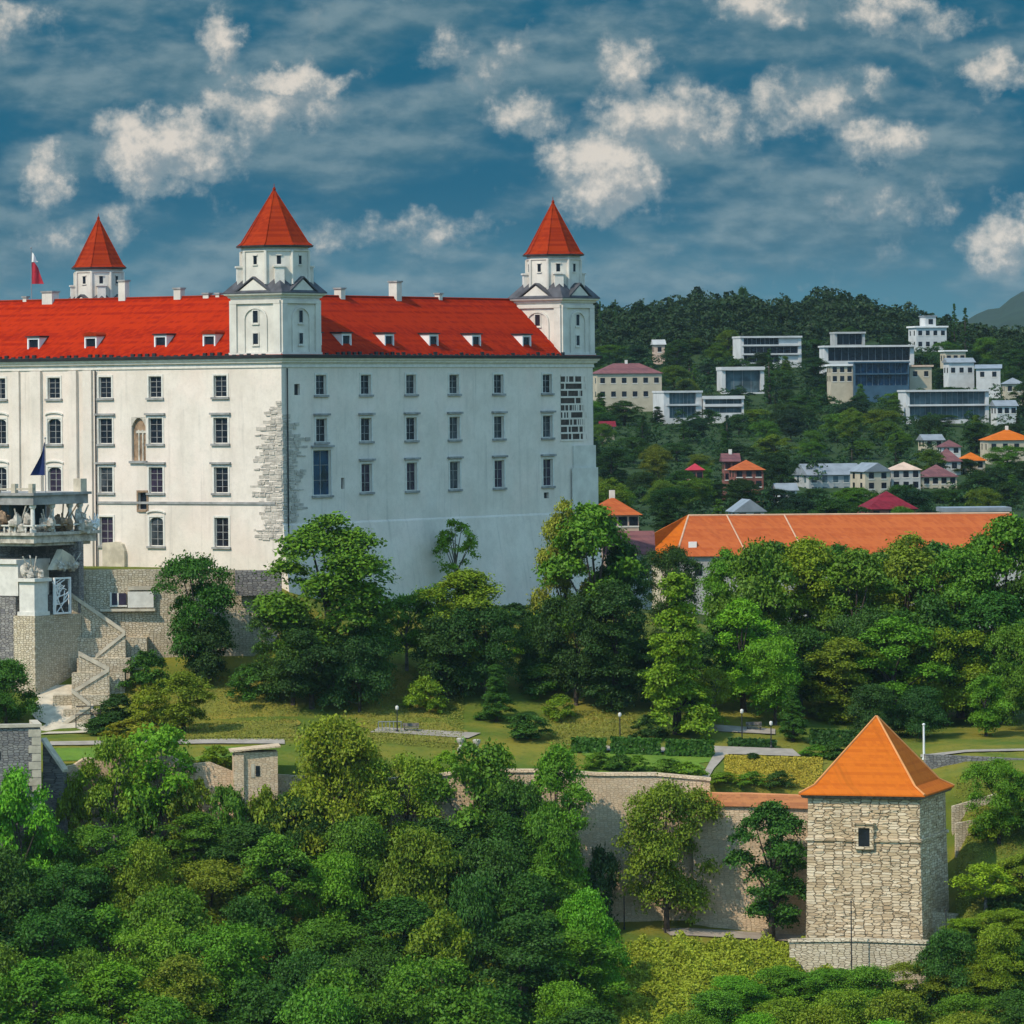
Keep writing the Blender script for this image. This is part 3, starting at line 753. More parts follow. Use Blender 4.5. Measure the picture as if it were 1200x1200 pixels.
def corner_tower(cx, cy, s, rd, label=None):
    t = bpy.data.objects.new('corner_tower', None)
    ZC = ZE + 7.5; ZD = ZE + 10.4; ZS = ZE + 13.2; ZA = ZE + 19.9
    h = s / 2
    body = MB()
    # walls with pilasters and arched panel
    body.box(cx - h, cx + h, cy - h, cy + h, ZE + .05, ZC)
    t = body.build('corner_tower', M['tower_plaster'], castle)
    if label: t['label'] = label
    tr = MB()
    faces = [lambda a, z, d: (cx - h - d, cy + a, z), lambda a, z, d: (cx + a, cy - h - d, z), lambda a, z, d: (cx + h + d, cy + a, z), lambda a, z, d: (cx + a, cy + h + d, z)]
    win = []
    for fn in faces:
        for a, b_ in ((-h + .02, -h + 1.0), (h - 1.0, h - .02)): tr.mapped(fn, a, b_, ZE + .7, ZC - 1.1, .004, .22)
        tr.mapped(fn, -h - .15, h + .15, ZE + .06, ZE + .68, .006, .26)
        tr.mapped(fn, -h + .05, h - .05, ZC - 1.08, ZC - .7, .005, .25)
        n = 10; ar = 1.55
        for i in range(n):
            a0, a1 = math.pi * i / n, math.pi * (i + 1) / n
            q = [fn(ar * math.cos(a0), ZC - 2.9 + ar * .8 * math.sin(a0), .004), fn(ar * math.cos(a1), ZC - 2.9 + ar * .8 * math.sin(a1), .004), fn((ar + .2) * math.cos(a1), ZC - 2.9 + (ar + .2) * .85 * math.sin(a1), .004), fn((ar + .2) * math.cos(a0), ZC - 2.9 + (ar + .2) * .85 * math.sin(a0), .004)]
            tr.prism(q, Vector(fn(0, 0, .16)) - Vector(fn(0, 0, 0)))
        for sg in (-1, 1): tr.mapped(fn, sg * (ar + .1) - .1, sg * (ar + .1) + .1, ZE + .7, ZC - 2.9, .004, .16)
        for zc, hh in ((ZE + 2.3, 1.25), (ZE + 4.9, 1.4)):
            p = MB(); p.mapped(fn, -.38, .38, zc - hh / 2, zc + hh / 2, .003, .02); win.append(p)
            f = MB(); f.mapped(fn, -.5, -.38, zc - hh / 2 - .12, zc + hh / 2 + .12, .004, .1).mapped(fn, .38, .5, zc - hh / 2 - .12, zc + hh / 2 + .12, .004, .1).mapped(fn, -.38, .38, zc + hh / 2, zc + hh / 2 + .12, .004, .1).mapped(fn, -.55, .55, zc - hh / 2 - .26, zc - hh / 2 - .121, .004, .16)
            tr.v, tr.f, _ = (tr.v + f.v, tr.f + [tuple(i + len(tr.v) for i in q) for q in f.f], 0)
        # small gable on the cornice
        g = h * .62
        tr.prism([fn(-g, ZC + .28, .45), fn(g, ZC + .28, .45), fn(0, ZC + 1.75, .45)], Vector(fn(0, 0, -1.6)) - Vector(fn(0, 0, 0)))
    tr.build('trim', M['tower_plaster'], t)
    for p in win: p.build('window', M['glass'], t)
    sq = lambda d, z: [(cx - h - d, cy - h - d, z), (cx + h + d, cy - h - d, z), (cx + h + d, cy + h + d, z), (cx - h - d, cy + h + d, z)]
    co = MB()
    pr = [(.003, ZC - .45), (.2, ZC - .38), (.25, ZC - .2), (.55, ZC - .05), (.62, ZC + .12)]
    for i in range(len(pr) - 1): co.ring(sq(*pr[i]), sq(*pr[i + 1]), False, i == len(pr) - 2)
    co.build('cornice', M['trim'], t)
    sk = MB(); gab = h * .62
    sk.ring(sq(.66, ZC + .13), sq(.66, ZC + .24)); sk.ring(sq(.66, ZC + .24), sq(-h * .45, ZD + .1), False, True)
    for fn in faces:   # slate over the gables
        for sg in (-1, 1):
            a = [fn(sg * (gab + .35), ZC + .22, .6), fn(0, ZC + 1.95, .6), fn(0, ZC + 2.12, .6), fn(sg * (gab + .5), ZC + .34, .6)]
            sk.prism(a, Vector(fn(0, 0, -2.2)) - Vector(fn(0, 0, 0)))
    sk.build('skirt_roof', M['slate'], t)
    ph = R(22.5)
    dr = MB(); dr.lathe([(rd * .99, ZC + .9), (rd * .99, ZS - .7), (rd * 1.03, ZS - .62), (rd * 1.03, ZS - .45), (rd * .99, ZS - .4), (rd * .99, ZS - .15)], (cx, cy, 0), 8, ph)
    for i in range(8):
        a = ph + i * math.pi / 4; x, y = cx + rd * math.cos(a), cy + rd * math.sin(a); dr.lathe([(.2, ZC + 1.2), (.2, ZS - .62)], (x, y, 0), 6)
    dw = MB()
    for i in range(8):
        a = i * math.pi / 4; ap = rd * .99 * math.cos(math.pi / 8); ca, sa = math.cos(a), math.sin(a)
        fn = lambda q, z, d: (cx + (ap + d) * ca - q * sa, cy + (ap + d) * sa + q * ca, z)
        zz = ZS - 1.6
        MB().mapped(fn, -.24, .24, zz - .55, zz + .45, .003, .03).build('window', M['glass'], t)
        dw.mapped(fn, -.36, .36, zz + .46, zz + .6, .003, .14).mapped(fn, -.36, .36, zz - .7, zz - .56, .003, .14)
    # little aedicules standing on the skirt
    for i in range(4):
        a = math.pi / 4 + i * math.pi / 2; ca, sa = math.cos(a), math.sin(a); q0 = rd * .93
        fn = lambda q, z, d: (cx + (q0 + d) * ca - q * sa, cy + (q0 + d) * sa + q * ca, z)
        MB().mapped(fn, -.55, .55, ZC + .9, ZD + .3, -.5, .7).mapped(fn, -.7, .7, ZD + .301, ZD + .5, -.4, .85).build('aedicule', M['trim'], t)
    dr.v, dr.f = dr.v + dw.v, dr.f + [tuple(i + len(dr.v) for i in q) for q in dw.f]
    dr.build('drum', M['tower_plaster'], t)
    sp = MB(); sp.lathe([(rd * 1.13, ZS - .13), (rd * 1.16, ZS + .08)], (cx, cy, 0), 8, ph); sp.build('eave', M['slate'], t)
    sp = MB(); sp.lathe([(rd * 1.10, ZS + .082), (rd * .99, ZS + .42), (rd * .5, ZS + (ZA - ZS) * .535), (.05, ZA)], (cx, cy, 0), 8, ph); sr = sp.build('spire', M['spire_tile'], t)
    hp = MB()
    for i in range(8):
        a = ph + i * math.pi / 4; pts = [(cx + r_ * math.cos(a), cy + r_ * math.sin(a), z) for r_, z in ((rd * 1.11, ZS + .1), (rd * 1.0, ZS + .43), (rd * .5, ZS + (ZA - ZS) * .54), (.06, ZA))]
        for k in range(3): hp.tube(pts[k], pts[k + 1], .07, n=5)
    hp.tube((cx, cy, ZA - .2), (cx, cy, ZA + .75), .07, .03, n=6); hp.blob((cx, cy, ZA + .1), (.2, .2, .22), 1)
    hp.build('finial', M['spire_tile'], t)
corner_tower(3.62, 3.62, 7.5, 4.12)
h2 = (V1 - V0) / 2
corner_tower(VV - h2 + .05, h2 - .12, V1 - V0, 3.5)
corner_tower(VV - 3.6, U1 - 3.6, 6.8, 3.4, 'farthest tower, rising behind the roof ridge')

# flag on the roof ridge
def flagpole(name, label, base, top, r=.07):
    t = thing(name, label, 'flag', base)
    h = top - base[2]
    MB().tube((0, 0, 0), (0, 0, h), r, r * .6, 8).blob((0, 0, h + .05), (.12, .12, .12), 2, 8, 4, 0).build('pole', M['zinc'], t)
    return t, h
p = CM @ hit(37, 352, 0, 7.5); tp = (CM @ hit(37, 291, 0, 7.5)).z
fp, h = flagpole('flagpole', 'flagpole with a hanging red and white flag above the red castle roof', p, tp)
def cloth(z0, z1, wtop, wbot, seed, n=7, m=10):
    mb = MB(); rr = random.Random(seed); V = []; ph = rr.random() * 6
    for s in (0, 1):
        for j in range(m + 1):
            t = j / m; wv = wtop + (wbot - wtop) * t
            for i in range(n + 1):
                q = i / n; V.append((.06 + wv * q, .22 * math.sin(q * 7 + ph + t * 2) * (.3 + q) + s * .02, z0 + (z1 - z0) * (t ** .9) - q * q * .9 * (1 - t)))
    F = []; N = (n + 1) * (m + 1)
    for j in range(m):
        for i in range(n):
            a = j * (n + 1) + i; F.append((a, a + 1, a + n + 2, a + n + 1)); F.append((N + a, N + a + n + 1, N + a + n + 2, N + a + 1))
    mb.v = V; mb.f = F; return mb
fl = cloth(h - 1.6, h - 4.4, .8, 1.5, 3).build('flag', M['flag_red'], fp, smooth=True, recalc=False)
cloth(h - .5, h - 1.7, .55, .8, 3).build('white_band', M['white'], fl, smooth=True, recalc=False)

# ------------------------------------------------------------------ the ornate gate terrace at the left
gb = P(42, 850, 585.0)
gate = thing('gate_terrace', 'ornate stone gate terrace with trophies and shaded arch on a tall pier, far left', 'gate', gb, CA)
GM = Matrix.Translation(gb) @ Matrix.Rotation(CA, 4, 'Z'); GMI = GM.inverted()
def ghit(px, py, axis, val=0.0):
    a, b = unroll(px, py); o = GMI @ Vector((0, 0, 0)); d = (GMI @ Vector((a * K, 1, b * K))) - o
    return o + d * ((val - o[axis]) / d[axis])
gzv = lambda py, px=40: ghit(px, py, 0).z
z_p = gzv(722); z_c = gzv(678); z_s0 = gzv(637); z_s1 = gzv(628); z_b0 = gzv(592); z_b1 = gzv(578)
MB().box(0, 8.2, 0, 3.2, -3, z_p).build('pier', M['warm_stone'], gate)
MB().box(.4, 8.0, 3.21, 14, -3, gzv(700)).build('side_wall', M['grey_stone'], gate)
MB().box(8.22, 9.0, .2, 14, -3, z_s0 - .02).build('back_wall', M['grey_stone'], gate)
pd = MB(); pd.box(.25, 2.6, .25, 2.5, z_p + .01, z_c - .4).box(-.1, 2.95, -.1, 2.85, z_c - .39, z_c); pd.box(.1, 2.8, .1, 2.7, z_p + .005, z_p + .45)
pd.build('pedestal', M['trim'], gate)
pd = MB(); pd.box(.5, 6, 2.9, 12, gzv(699) , z_c + 1.6).box(.2, 6.2, 2.88, 12.2, z_c + 1.61, z_c + 2.1); pd.build('parapet', M['trim'], gate)
tp_ = MB(); rr = random.Random(12)
for i in range(9): tp_.blob((1.2 + rr.uniform(-.9, 1.0), 1.2 + rr.uniform(-.9, .9), z_c + rr.uniform(.25, 1.5)), (rr.uniform(.25, .5), rr.uniform(.25, .5), rr.uniform(.3, .75)), i, 8, 6, .35)
for i in range(4): tp_.tube((1.2, 1.2, z_c + .2), (1.2 + rr.uniform(-1.3, 1.3), 1.2 + rr.uniform(-.8, .8), z_c + rr.uniform(2, 3.2)), .09, n=6)
tp_.build('trophy', M['sculpt'], gate)
def trophy(parent, c, sc, seed, m='sculpt', lean=0):
    r = random.Random(seed); t = MB(); x, y, z = c
    for i in range(8):
        t.blob((x + r.uniform(-.6, .6) * sc, y + r.uniform(-.7, .7) * sc, z + (.15 + .75 * r.random()) * sc), (r.uniform(.2, .42) * sc, r.uniform(.2, .42) * sc, r.uniform(.22, .5) * sc), seed + i, 8, 6, .32)
    for i in range(4): t.tube((x, y, z + .2 * sc), (x + r.uniform(-.9, .9) * sc, y + r.uniform(-.9, .9) * sc, z + r.uniform(1.2, 1.9) * sc), .055 * sc, n=5)
    return t.build('trophy', M[m], parent)
# upper loggia
x0, x1, y0, y1 = .4, 11.6, .4, 13
MB().box(x0, x1, y0, y1, z_s0, z_s1).box(x0 - .4, x1 + .4, y0 - .4, y1 + .4, z_s1 + .003, z_s1 + .35).box(x0 + .5, x1 - .5, y0 + .5, y1 - .5, z_s0 - .35, z_s0 - .003).build('platform', M['sculpt'], gate)
zc0 = z_s1 + .36
bm = MB(); bm.box(x0 + .2, x1 - 1.2, y0 + .2, y1 - 1, z_b0, z_b1 - .3).box(x0 - .1, x1 - .9, y0 - .1, y1 - .7, z_b1 - .297, z_b1)
bm.build('roof_beam', M['trim_grey'], gate)
cm = MB(); 
for x in (x0 + .8, x0 + 4.2, x0 + 7.4, x1 - 2.0):
    for y in (y0 + .8, y1 - 2.0):
        MB().lathe([(.42, 0), (.42, .3), (.27, .35), (.25, z_b0 - zc0 - .5), (.4, z_b0 - zc0 - .3), (.42, z_b0 - zc0 - .003)], (x, y, zc0), 10).build('column', M['trim'], gate)
MB().box(x0 + 5, x0 + 5.2, y0 + 2.5, y1 - 2, zc0, z_b0 - .01).box(x0 + 1.5, x1 - 2.2, y0 + 5, y0 + 5.2, zc0, z_b0 - .012).build('glazing', M['glass_teal'], gate)  # teal panel colour carries the shade of the recess between the columns
for i, (x, y, m_, s_) in enumerate(((.9, 3.0, 'sculpt', 1.7), (.9, 6.0, 'rust_stone', 1.7), (1.0, 9.4, 'sculpt', 1.6), (3.2, .9, 'sculpt', 1.5), (6.0, .9, 'rust_stone', 1.7), (9.0, .9, 'sculpt', 1.8), (11.6, .9, 'white', 1.2))):
    trophy(gate, (x, y, zc0), s_, 40 + i * 11, m_)
bl = MB()
for i in range(16):
    y = y0 + .3 + i * .8; bl.lathe([(.09, 0), (.14, .3), (.07, .7)], (x0 - .1, y, zc0), 6)
bl.box(x0 - .3, x0 + .1, y0 - .1, y1, zc0 + .701, zc0 + .86); bl.box(x0 + .11, x1, y0 - .3, y0 + .1, zc0 + .70, zc0 + .86)
bl.build('balustrade', M['trim'], gate)
# top storey railing with statues
tb = MB()
for i in range(5): tb.box(x0 + .3, x0 + .9, y0 + .4 + i * 2.6, y0 + 1.0 + i * 2.6, z_b1 + .003, z_b1 + 1.05)
tb.box(x0 + .5, x0 + .7, y0 + .4, y1 - 1.2, z_b1 + .35, z_b1 + .55); tb.box(x1 - 2.4, x1 - 1.3, y0 + .3, y0 + 1.4, z_b1 + .004, z_b1 + 1.5)
tb.build('parapet', M['coping'], gate)
# relief and pale lattice gate on the shaded side
gR = lambda s, z, d: (s, -d, z)
def grect(xa, xb, ya, yb): a_ = ghit(xa, yb, 1); b_ = ghit(xb, ya, 1); return a_.x, b_.x, a_.z, b_.z
a, b2, c, e = grect(63, 92, 643, 668)
MB().prism([(a, .2, c), (b2, .2, c), (b2 - .6, .2, e - .9), ((a + b2) / 2 - .4, .2, e)], (0, .8, 0)).build('relief', M['coping'], gate)
trophy(gate, ((a + b2) / 2 + .9, -.05, c), 1.0, 300); trophy(gate, ((a + b2) / 2 - 1, -.1, c), .9, 310)
a, b2, c, e = grect(62, 81, 676, 720)
gr = MB(); rr = random.Random(8)
gr.mapped(gR, a, a + .22, c, e, .03, .3).mapped(gR, b2 - .22, b2, c, e, .03, .3).mapped(gR, a + .22, b2 - .22, e - .2, e, .03, .29).mapped(gR, a + .22, b2 - .22, c, c + .2, .03, .29)
for i in range(26):
    p0 = (a + .2 + rr.random() * (b2 - a - .4), c + .2 + rr.random() * (e - c - .4)); an = rr.uniform(0, 3.14); l = rr.uniform(.4, 1.1)
    gr.tube(gR(max(a + .1, p0[0] - l * math.cos(an)), max(c + .1, p0[1] - l * math.sin(an)), .15), gR(min(b2 - .1, p0[0] + l * math.cos(an)), min(e - .1, p0[1] + l * math.sin(an)), .15), .07, n=5)
gr.build('lattice_gate', M['white'], gate)
# flag in front of it
p = GM @ Vector((1.4, 1.6, zc0)); p = P(54, 630, 588.0); p.z = (GM @ Vector((0, 0, zc0))).z
fp, h = flagpole('flagpole', 'thin pole with a drooping dark blue flag on the gate terrace', p, P(54, 514, 588).z, .06)
fb = cloth(h - .4, h - 4.2, .2, 1.7, 11); fb.v = [(-x, y, z) for x, y, z in fb.v]
fb.build('flag', M['flag_blue'], fp, smooth=True, recalc=False)

# ------------------------------------------------------------------ stone walls of the slope
def wall_run(name, label, pts, thick, m, cap=None, capm=None, cat='wall', depth_below=1.5, bottom=None, batter=0.0, cap_over=.18, cap_h=.3, parent_t=None):
    """pts = (px, py_top, Y); the wall drops to the ground at its face"""
    W = [P(*q) for q in pts]; base = W[0].copy()
    bz = min(gz(w_.x, w_.y - 1.2) for w_ in W) - depth_below if bottom is None else bottom
    base.z = bz
    t = thing(name, label, cat, base)
    mb = MB(); cp = MB()
    for i in range(len(W) - 1):
        a_, b_ = W[i] - base, W[i + 1] - base
        d = Vector((b_.x - a_.x, b_.y - a_.y, 0)).normalized(); n = Vector((-d.y, d.x, 0))
        if n.y < 0: n = -n
        q = lambda pnt, off, z: (pnt.x + n.x * off, pnt.y + n.y * off, z)
        mb.add([q(a_, -batter, 0), q(b_, -batter, 0), q(b_, thick, 0), q(a_, thick, 0), q(a_, 0, a_.z), q(b_, 0, b_.z), q(b_, thick, b_.z), q(a_, thick, a_.z)],
               [(0, 1, 5, 4), (1, 2, 6, 5), (2, 3, 7, 6), (3, 0, 4, 7), (4, 5, 6, 7)])
        if cap:
            e_ = d * .1
            cp.add([q(a_ - e_, -cap_over, a_.z + .005), q(b_ + e_, -cap_over, b_.z + .005), q(b_ + e_, thick + cap_over, b_.z + .005), q(a_ - e_, thick + cap_over, a_.z + .005),
                    q(a_ - e_, -cap_over * .4, a_.z + cap_h), q(b_ + e_, -cap_over * .4, b_.z + cap_h), q(b_ + e_, thick + cap_over * .4, b_.z + cap_h), q(a_ - e_, thick + cap_over * .4, a_.z + cap_h)],
                   [(0, 1, 5, 4), (1, 2, 6, 5), (2, 3, 7, 6), (3, 0, 4, 7), (4, 5, 6, 7), (0, 3, 2, 1)])
    mb.build('masonry', m, t)
    if cap: cp.build('coping', capm or M['coping'], t)
    return t
rw = wall_run('terrace_wall', 'rough stone terrace wall under the sunlit castle facade', [(88, 668, 593.6), (200, 667, 593.8), (296, 668, 594.0), (318, 690, 594.3), (345, 740, 595)], 1.0, M['warm_stone'])
nb = MB()
b0 = rw.location
def on_wall(mb, xa, xb, ya, yb, Y, d):
    a_ = P(xa, yb, Y) - b0; b_ = P(xb, ya, Y) - b0; mb.box(a_.x, b_.x, a_.y - d, a_.y + .2, a_.z, b_.z)
on_wall(nb, 150, 180, 693, 712, 593.4, .25); nb.build('panel', M['trim'], rw)
nb = MB(); on_wall(nb, 131, 148, 695, 709, 593.4, .1); pn = nb.build('window', M['glass_purple'], rw)
nb = MB(); on_wall(nb, 129, 131, 694, 711, 593.4, .2); on_wall(nb, 137.6, 139.2, 695, 709, 593.4, .16); on_wall(nb, 131, 149, 709.1, 711, 593.4, .22); nb.build('frame', M['trim'], pn)
nb = MB(); on_wall(nb, 118, 182, 713, 716.5, 593.4, .5); nb.build('ledge', M['coping'], rw)
nb = MB(); on_wall(nb, 150, 181, 687, 691.5, 593.4, .35); nb.build('ledge', M['coping'], rw)
on = MB(); on_wall(on, 276, 330, 668, 698, 593.2, .5); on.build('dark_patch', M['grey_stone'], rw)

# zig-zag stair with stone parapets
st_base = G(90, 573); st_base.z -= .5
stair = thing('staircase', 'zigzag stone staircase with pale parapets below the gate terrace', 'stairs', st_base)
fl_ = [((84, 700), (147, 744), 592.0), ((147, 744), (112, 772), 589.5), ((92, 768), (128, 787), 586.5), ((128, 787), (84, 814), 583.5), ((84, 812), (106, 829), 580.5), ((106, 829), (62, 860), 577.0)]
for (xa, ya), (xb, yb), Y in fl_:
    A = P(xa, ya, Y) - st_base; B = P(xb, yb, Y) - st_base
    mb = MB(); low = min(gz(A.x + st_base.x, Y - 3) - st_base.z, gz(B.x + st_base.x, Y - 3) - st_base.z) - 2
    mb.add([(A.x, A.y, low), (B.x, B.y, low), (B.x, B.y + .5, low), (A.x, A.y + .5, low), (A.x, A.y, A.z), (B.x, B.y, B.z), (B.x, B.y + .5, B.z), (A.x, A.y + .5, A.z)], [(0, 1, 5, 4), (1, 2, 6, 5), (2, 3, 7, 6), (3, 0, 4, 7), (4, 5, 6, 7)])
    pw_ = mb.build('parapet', M['warm_stone'], stair)
    cp = MB(); cp.add([(A.x, A.y - .15, A.z + .004), (B.x, B.y - .15, B.z + .004), (B.x, B.y + .65, B.z + .004), (A.x, A.y + .65, A.z + .004), (A.x, A.y - .15, A.z + .48), (B.x, B.y - .15, B.z + .48), (B.x, B.y + .65, B.z + .48), (A.x, A.y + .65, A.z + .48)], [(0, 1, 5, 4), (1, 2, 6, 5), (2, 3, 7, 6), (3, 0, 4, 7), (4, 5, 6, 7), (0, 3, 2, 1)])
    cp.build('coping', M['coping'], pw_)
    sp_ = MB(); ns = 12
    for i in range(ns):
        t0 = i / ns; x_a = A.x + (B.x - A.x) * t0; x_b = A.x + (B.x - A.x) * (i + 1) / ns; z_ = A.z + (B.z - A.z) * t0 - .6
        sp_.box(min(x_a, x_b), max(x_a, x_b), A.y + .52, A.y + 2.9, low, z_)
    sp_.build('steps', M['coping'], stair)
# landings / side mass to the right of the stair
xs_ = [P(60, 830, 576.5) - st_base, P(104, 860, 576.5) - st_base]
mb = MB()
for xa, xb, yt, Y in ((46, 94, 806, 587.4), (50, 84, 834, 580.6), (86, 172, 748, 591.2), (90, 152, 772, 588.2), (84, 146, 789, 585.0), (62, 128, 815, 582.0), (74, 114, 832, 578.8)):
    a_ = P(xa, yt, Y) - st_base; b_ = P(xb, yt, Y) - st_base; mb.box(a_.x, b_.x, a_.y, a_.y + 2.6, -6, a_.z)
mb.build('landing', M['warm_stone'], stair)
rl = MB()
for px, py in ((89, 839), (118, 827)):
    a_ = P(px, py, 575.5) - st_base; rl.tube((a_.x, a_.y, a_.z - 2.6), a_, .06, n=6)
a_ = P(88, 838, 575.5) - st_base; b_ = P(119, 836, 575.5) - st_base; c_ = P(89, 828, 576.5) - st_base; d_ = P(119, 827, 576.5) - st_base
rl.tube(a_, b_, .06, n=6).tube(c_, d_, .06, n=6); rl.build('railing', M['dark_metal'], stair)

# bastion far left, garden walls, stone hut
bas_b = P(48, 945, 541.0)
bas = thing('bastion', 'grey stone bastion corner with pale coping at the left edge', 'wall', bas_b, R(9))
zt = (P(48, 852, 541) - bas_b).z
MB().box(-14, 0, 0, 7, -9, zt).build('masonry', M['grey_stone'], bas)
MB().box(-14.2, .15, -.2, .7, zt + .005, zt + .35).box(-.7, .15, .71, 7.1, zt + .005, zt + .35).build('coping', M['coping'], bas)
qn = MB()
for i in range(22): qn.box(-.9 - (.35 if i % 2 else 0), .06, -.07, .5, -9 + i * .86 + .03, -9 + (i + 1) * .86 - .03) if -9 + (i + 1) * .86 < zt else None
qn.build('quoins', M['coping'], bas)
MB().box(-4.8, -4.2, -.02, .1, zt - 3.4, zt - 2.5).build('gun_slit', M['glass'], bas)
wall_run('garden_wall', 'crumbling pale stone garden wall half hidden by trees below the left lawn', [(58, 905, 548), (72, 899, 548), (88, 896, 548), (100, 888, 548.4), (122, 890, 548.4), (140, 884, 548.5), (168, 889, 548.6), (200, 886, 548.6), (218, 896, 548.5), (245, 893, 548.4), (272, 904, 548.4), (330, 908, 548.4), (400, 912, 548.4)], .8, M['wall_stone'])
wall_run('garden_wall', 'dark side wall stepping back from the bastion at left', [(50, 868, 547.0), (74, 905, 545.5)], .7, M['grey_stone'], True)
hb = P(276, 945, 545.5)
hut = thing('stone_hut', 'small pale stone hut with tiny window below the lawn', 'hut', hb, R(6))
s = MPP(545.5); W_ = 50 * s; H_ = 70 * s; zz = 8
hm = MB(); hm.box(0, W_, 0, 3.5, -4, H_ - .6); hm.build('wall', M['wall_stone'], hut)
MB().box(-.15, .9, -.35, 3.2, -4.01, H_ - .9).build('buttress', M['wall_stone'], hut)
MB().prism([(-.5, -.5, H_ - .59), (W_ + .3, -.5, H_ - .1), (W_ + .3, -.5, H_ + .05), (-.5, -.5, H_ - .42)], (0, 4.4, 0)).build('roof', M['wall_stone'], hut)
wn = MB().box(W_ * .48, W_ * .48 + .45, -.05, .05, H_ * .50, H_ * .50 + 1.1).build('window', M['glass'], hut)
MB().box(W_ * .48 - .5, W_ * .48 - .12, -.06, .03, H_ * .48, H_ * .52 + 1.2).build('frame', M['coping'], wn)

wall_run('curtain_wall', 'long pinkish stone curtain wall below the bright lawn, partly behind trees', [(430, 918, 548.2), (560, 905, 548.2), (640, 905, 548.2), (700, 909, 548.2), (768, 909, 548.2), (832, 915, 548.0)], 1.2, M['wall_stone'], True, M['wall_stone'], batter=.6)
cw = wall_run('curtain_wall', 'stone curtain wall capped with terracotta tiles beside the square tower', [(812, 944, 547.0), (880, 945, 546.0), (960, 948, 545.0)], 1.4, M['wall_stone'], True, M['terracotta_cap'], batter=.7, cap_over=.35, cap_h=1.35)
# rubble retaining wall at the right, stepping down from the park road
wall_run('rubble_wall', 'low rubble wall under the park road right of the square tower', [(1085, 884, 556), (1130, 886, 557), (1210, 890, 557), (1290, 892, 557)], .8, M['grey_stone'])
for i, (x0, y0, x1, y1) in enumerate(((1118, 920, 1170, 905), (1116, 945, 1168, 930), (1120, 965, 1160, 958))):
    wall_run('terrace_step', ['highest', 'middle', 'lowest'][i] + ' of three short rubble terrace steps right of the square tower', [(x0, y0, 551 - i * 3), (x1, y1, 551.5 - i * 3)], .6, M['warm_stone'], depth_below=.6)

# ------------------------------------------------------------------ square stone tower with pyramid roof
TA = R(18); tb_ = P(1079, 1108, 527.0)
tower = thing('stone_tower', 'square rubble stone tower with an orange pyramid roof above the woods', 'tower', tb_, -TA + R(90) - R(90))
tower.rotation_euler = (0, 0, 0)
# local: left face runs along -x (and back), right face runs along +y; rotate so the right face turns a little towards the camera
tower.rotation_euler = (0, 0, -TA)
S_ = 11.9; sc = MPP(527.0)
ze = (1108 - 933) * sc; H1 = (1108 - 985) * sc
bt_ = .35
tm = MB()
def trect(d, z): return [(-S_ - d, -d, z), (d, -d, z), (d, S_ + d, z), (-S_ - d, S_ + d, z)]
# window hole on the front face
wx0, wx1 = -S_ + (1007 - 948) / 128 * S_, -S_ + (1020 - 948) / 128 * S_; wz0, wz1 = (1108 - 993) * sc, (1108 - 971) * sc
tm.ring(trect(bt_, -4), trect(.02, H1)); 
tm.ring(trect(0, H1), trect(-.05, ze))
tw = tm.build('wall', M['tower_stone'], tower)
rl = MB()
rl.ring(trect(.0, H1 - .28), trect(.22, H1 - .2)); rl.ring(trect(.22, H1 - .2), trect(.22, H1 + .08)); rl.ring(trect(.22, H1 + .08), trect(0, H1 + .2)); rl.build('string_course', M['tower_stone'], tower)
wd = MB().box(wx0, wx1, -.30, -.245, wz0, wz1).build('window', M['glass'], tower)
MB().box(wx0 - .4, wx0 - .002, -.42, .02, wz0 - .3, wz1 + .35).box(wx1 + .002, wx1 + .4, -.42, .02, wz0 - .3, wz1 + .35).box(wx0, wx1, -.42, .02, wz1, wz1 + .35).box(wx0, wx1, -.45, .02, wz0 - .3, wz0).box(wx0 - .5, wx1 + .5, -.55, .02, wz1 + .352, wz1 + .55).build('frame', M['tower_stone'], wd)
ap = (1108 - 838) * sc - .55
rfm = MB(); c0 = (-S_ / 2, S_ / 2)
rp = [(.75, ze - .02), (.72, ze + .14), (-.6, ze + .95), (-S_ / 2 + .05, ap)]
for i in range(len(rp) - 1): rfm.ring(trect(*rp[i]), trect(*rp[i + 1]), i == 0, i == len(rp) - 2)
tr_ = rfm.build('roof', M['orange_tile'], tower, recalc=True)
hp = MB()
for k in range(4):
    for i in range(1, len(rp) - 1): hp.tube(trect(rp[i][0], rp[i][1] + .03)[k], trect(rp[i + 1][0], rp[i + 1][1] + .03)[k], .13, .1, n=6)
st_ = MB(); rr = random.Random(31)
def stone_block(fx, a0, a1, z0_, z1_, d):
    # fx 0: front (-y) face, 1: right (+x) face; the wall leans slightly
    off = lambda z: bt_ - (bt_ - .02) * (z + 4) / (H1 + 4) if z < H1 else 0.0
    o_ = off((z0_ + z1_) / 2)
    if fx == 0: st_.box(a0, a1, -o_ - d, -o_ + .15, z0_, z1_)
    else: st_.box(o_ - .15, o_ + d, a0, a1, z0_, z1_)
for fx in (0, 1):
    for k in range(430 if fx == 0 else 300):
        w_ = rr.uniform(.25, .95); h_ = rr.uniform(.12, .30); a0 = rr.uniform(-S_ + .2, -.2 - w_) if fx == 0 else rr.uniform(.2, S_ - .2 - w_); z0_ = rr.uniform(-1, ze - .8)
        if abs(z0_ - H1) < .5 or (fx == 0 and wx0 - 1 < a0 + w_ and a0 < wx1 + .5 and wz0 - .5 < z0_ < wz1 + .8): continue
        stone_block(fx, a0, a0 + w_, z0_, z0_ + h_, rr.uniform(.02, .09))
z_ = -1.0; k = 0
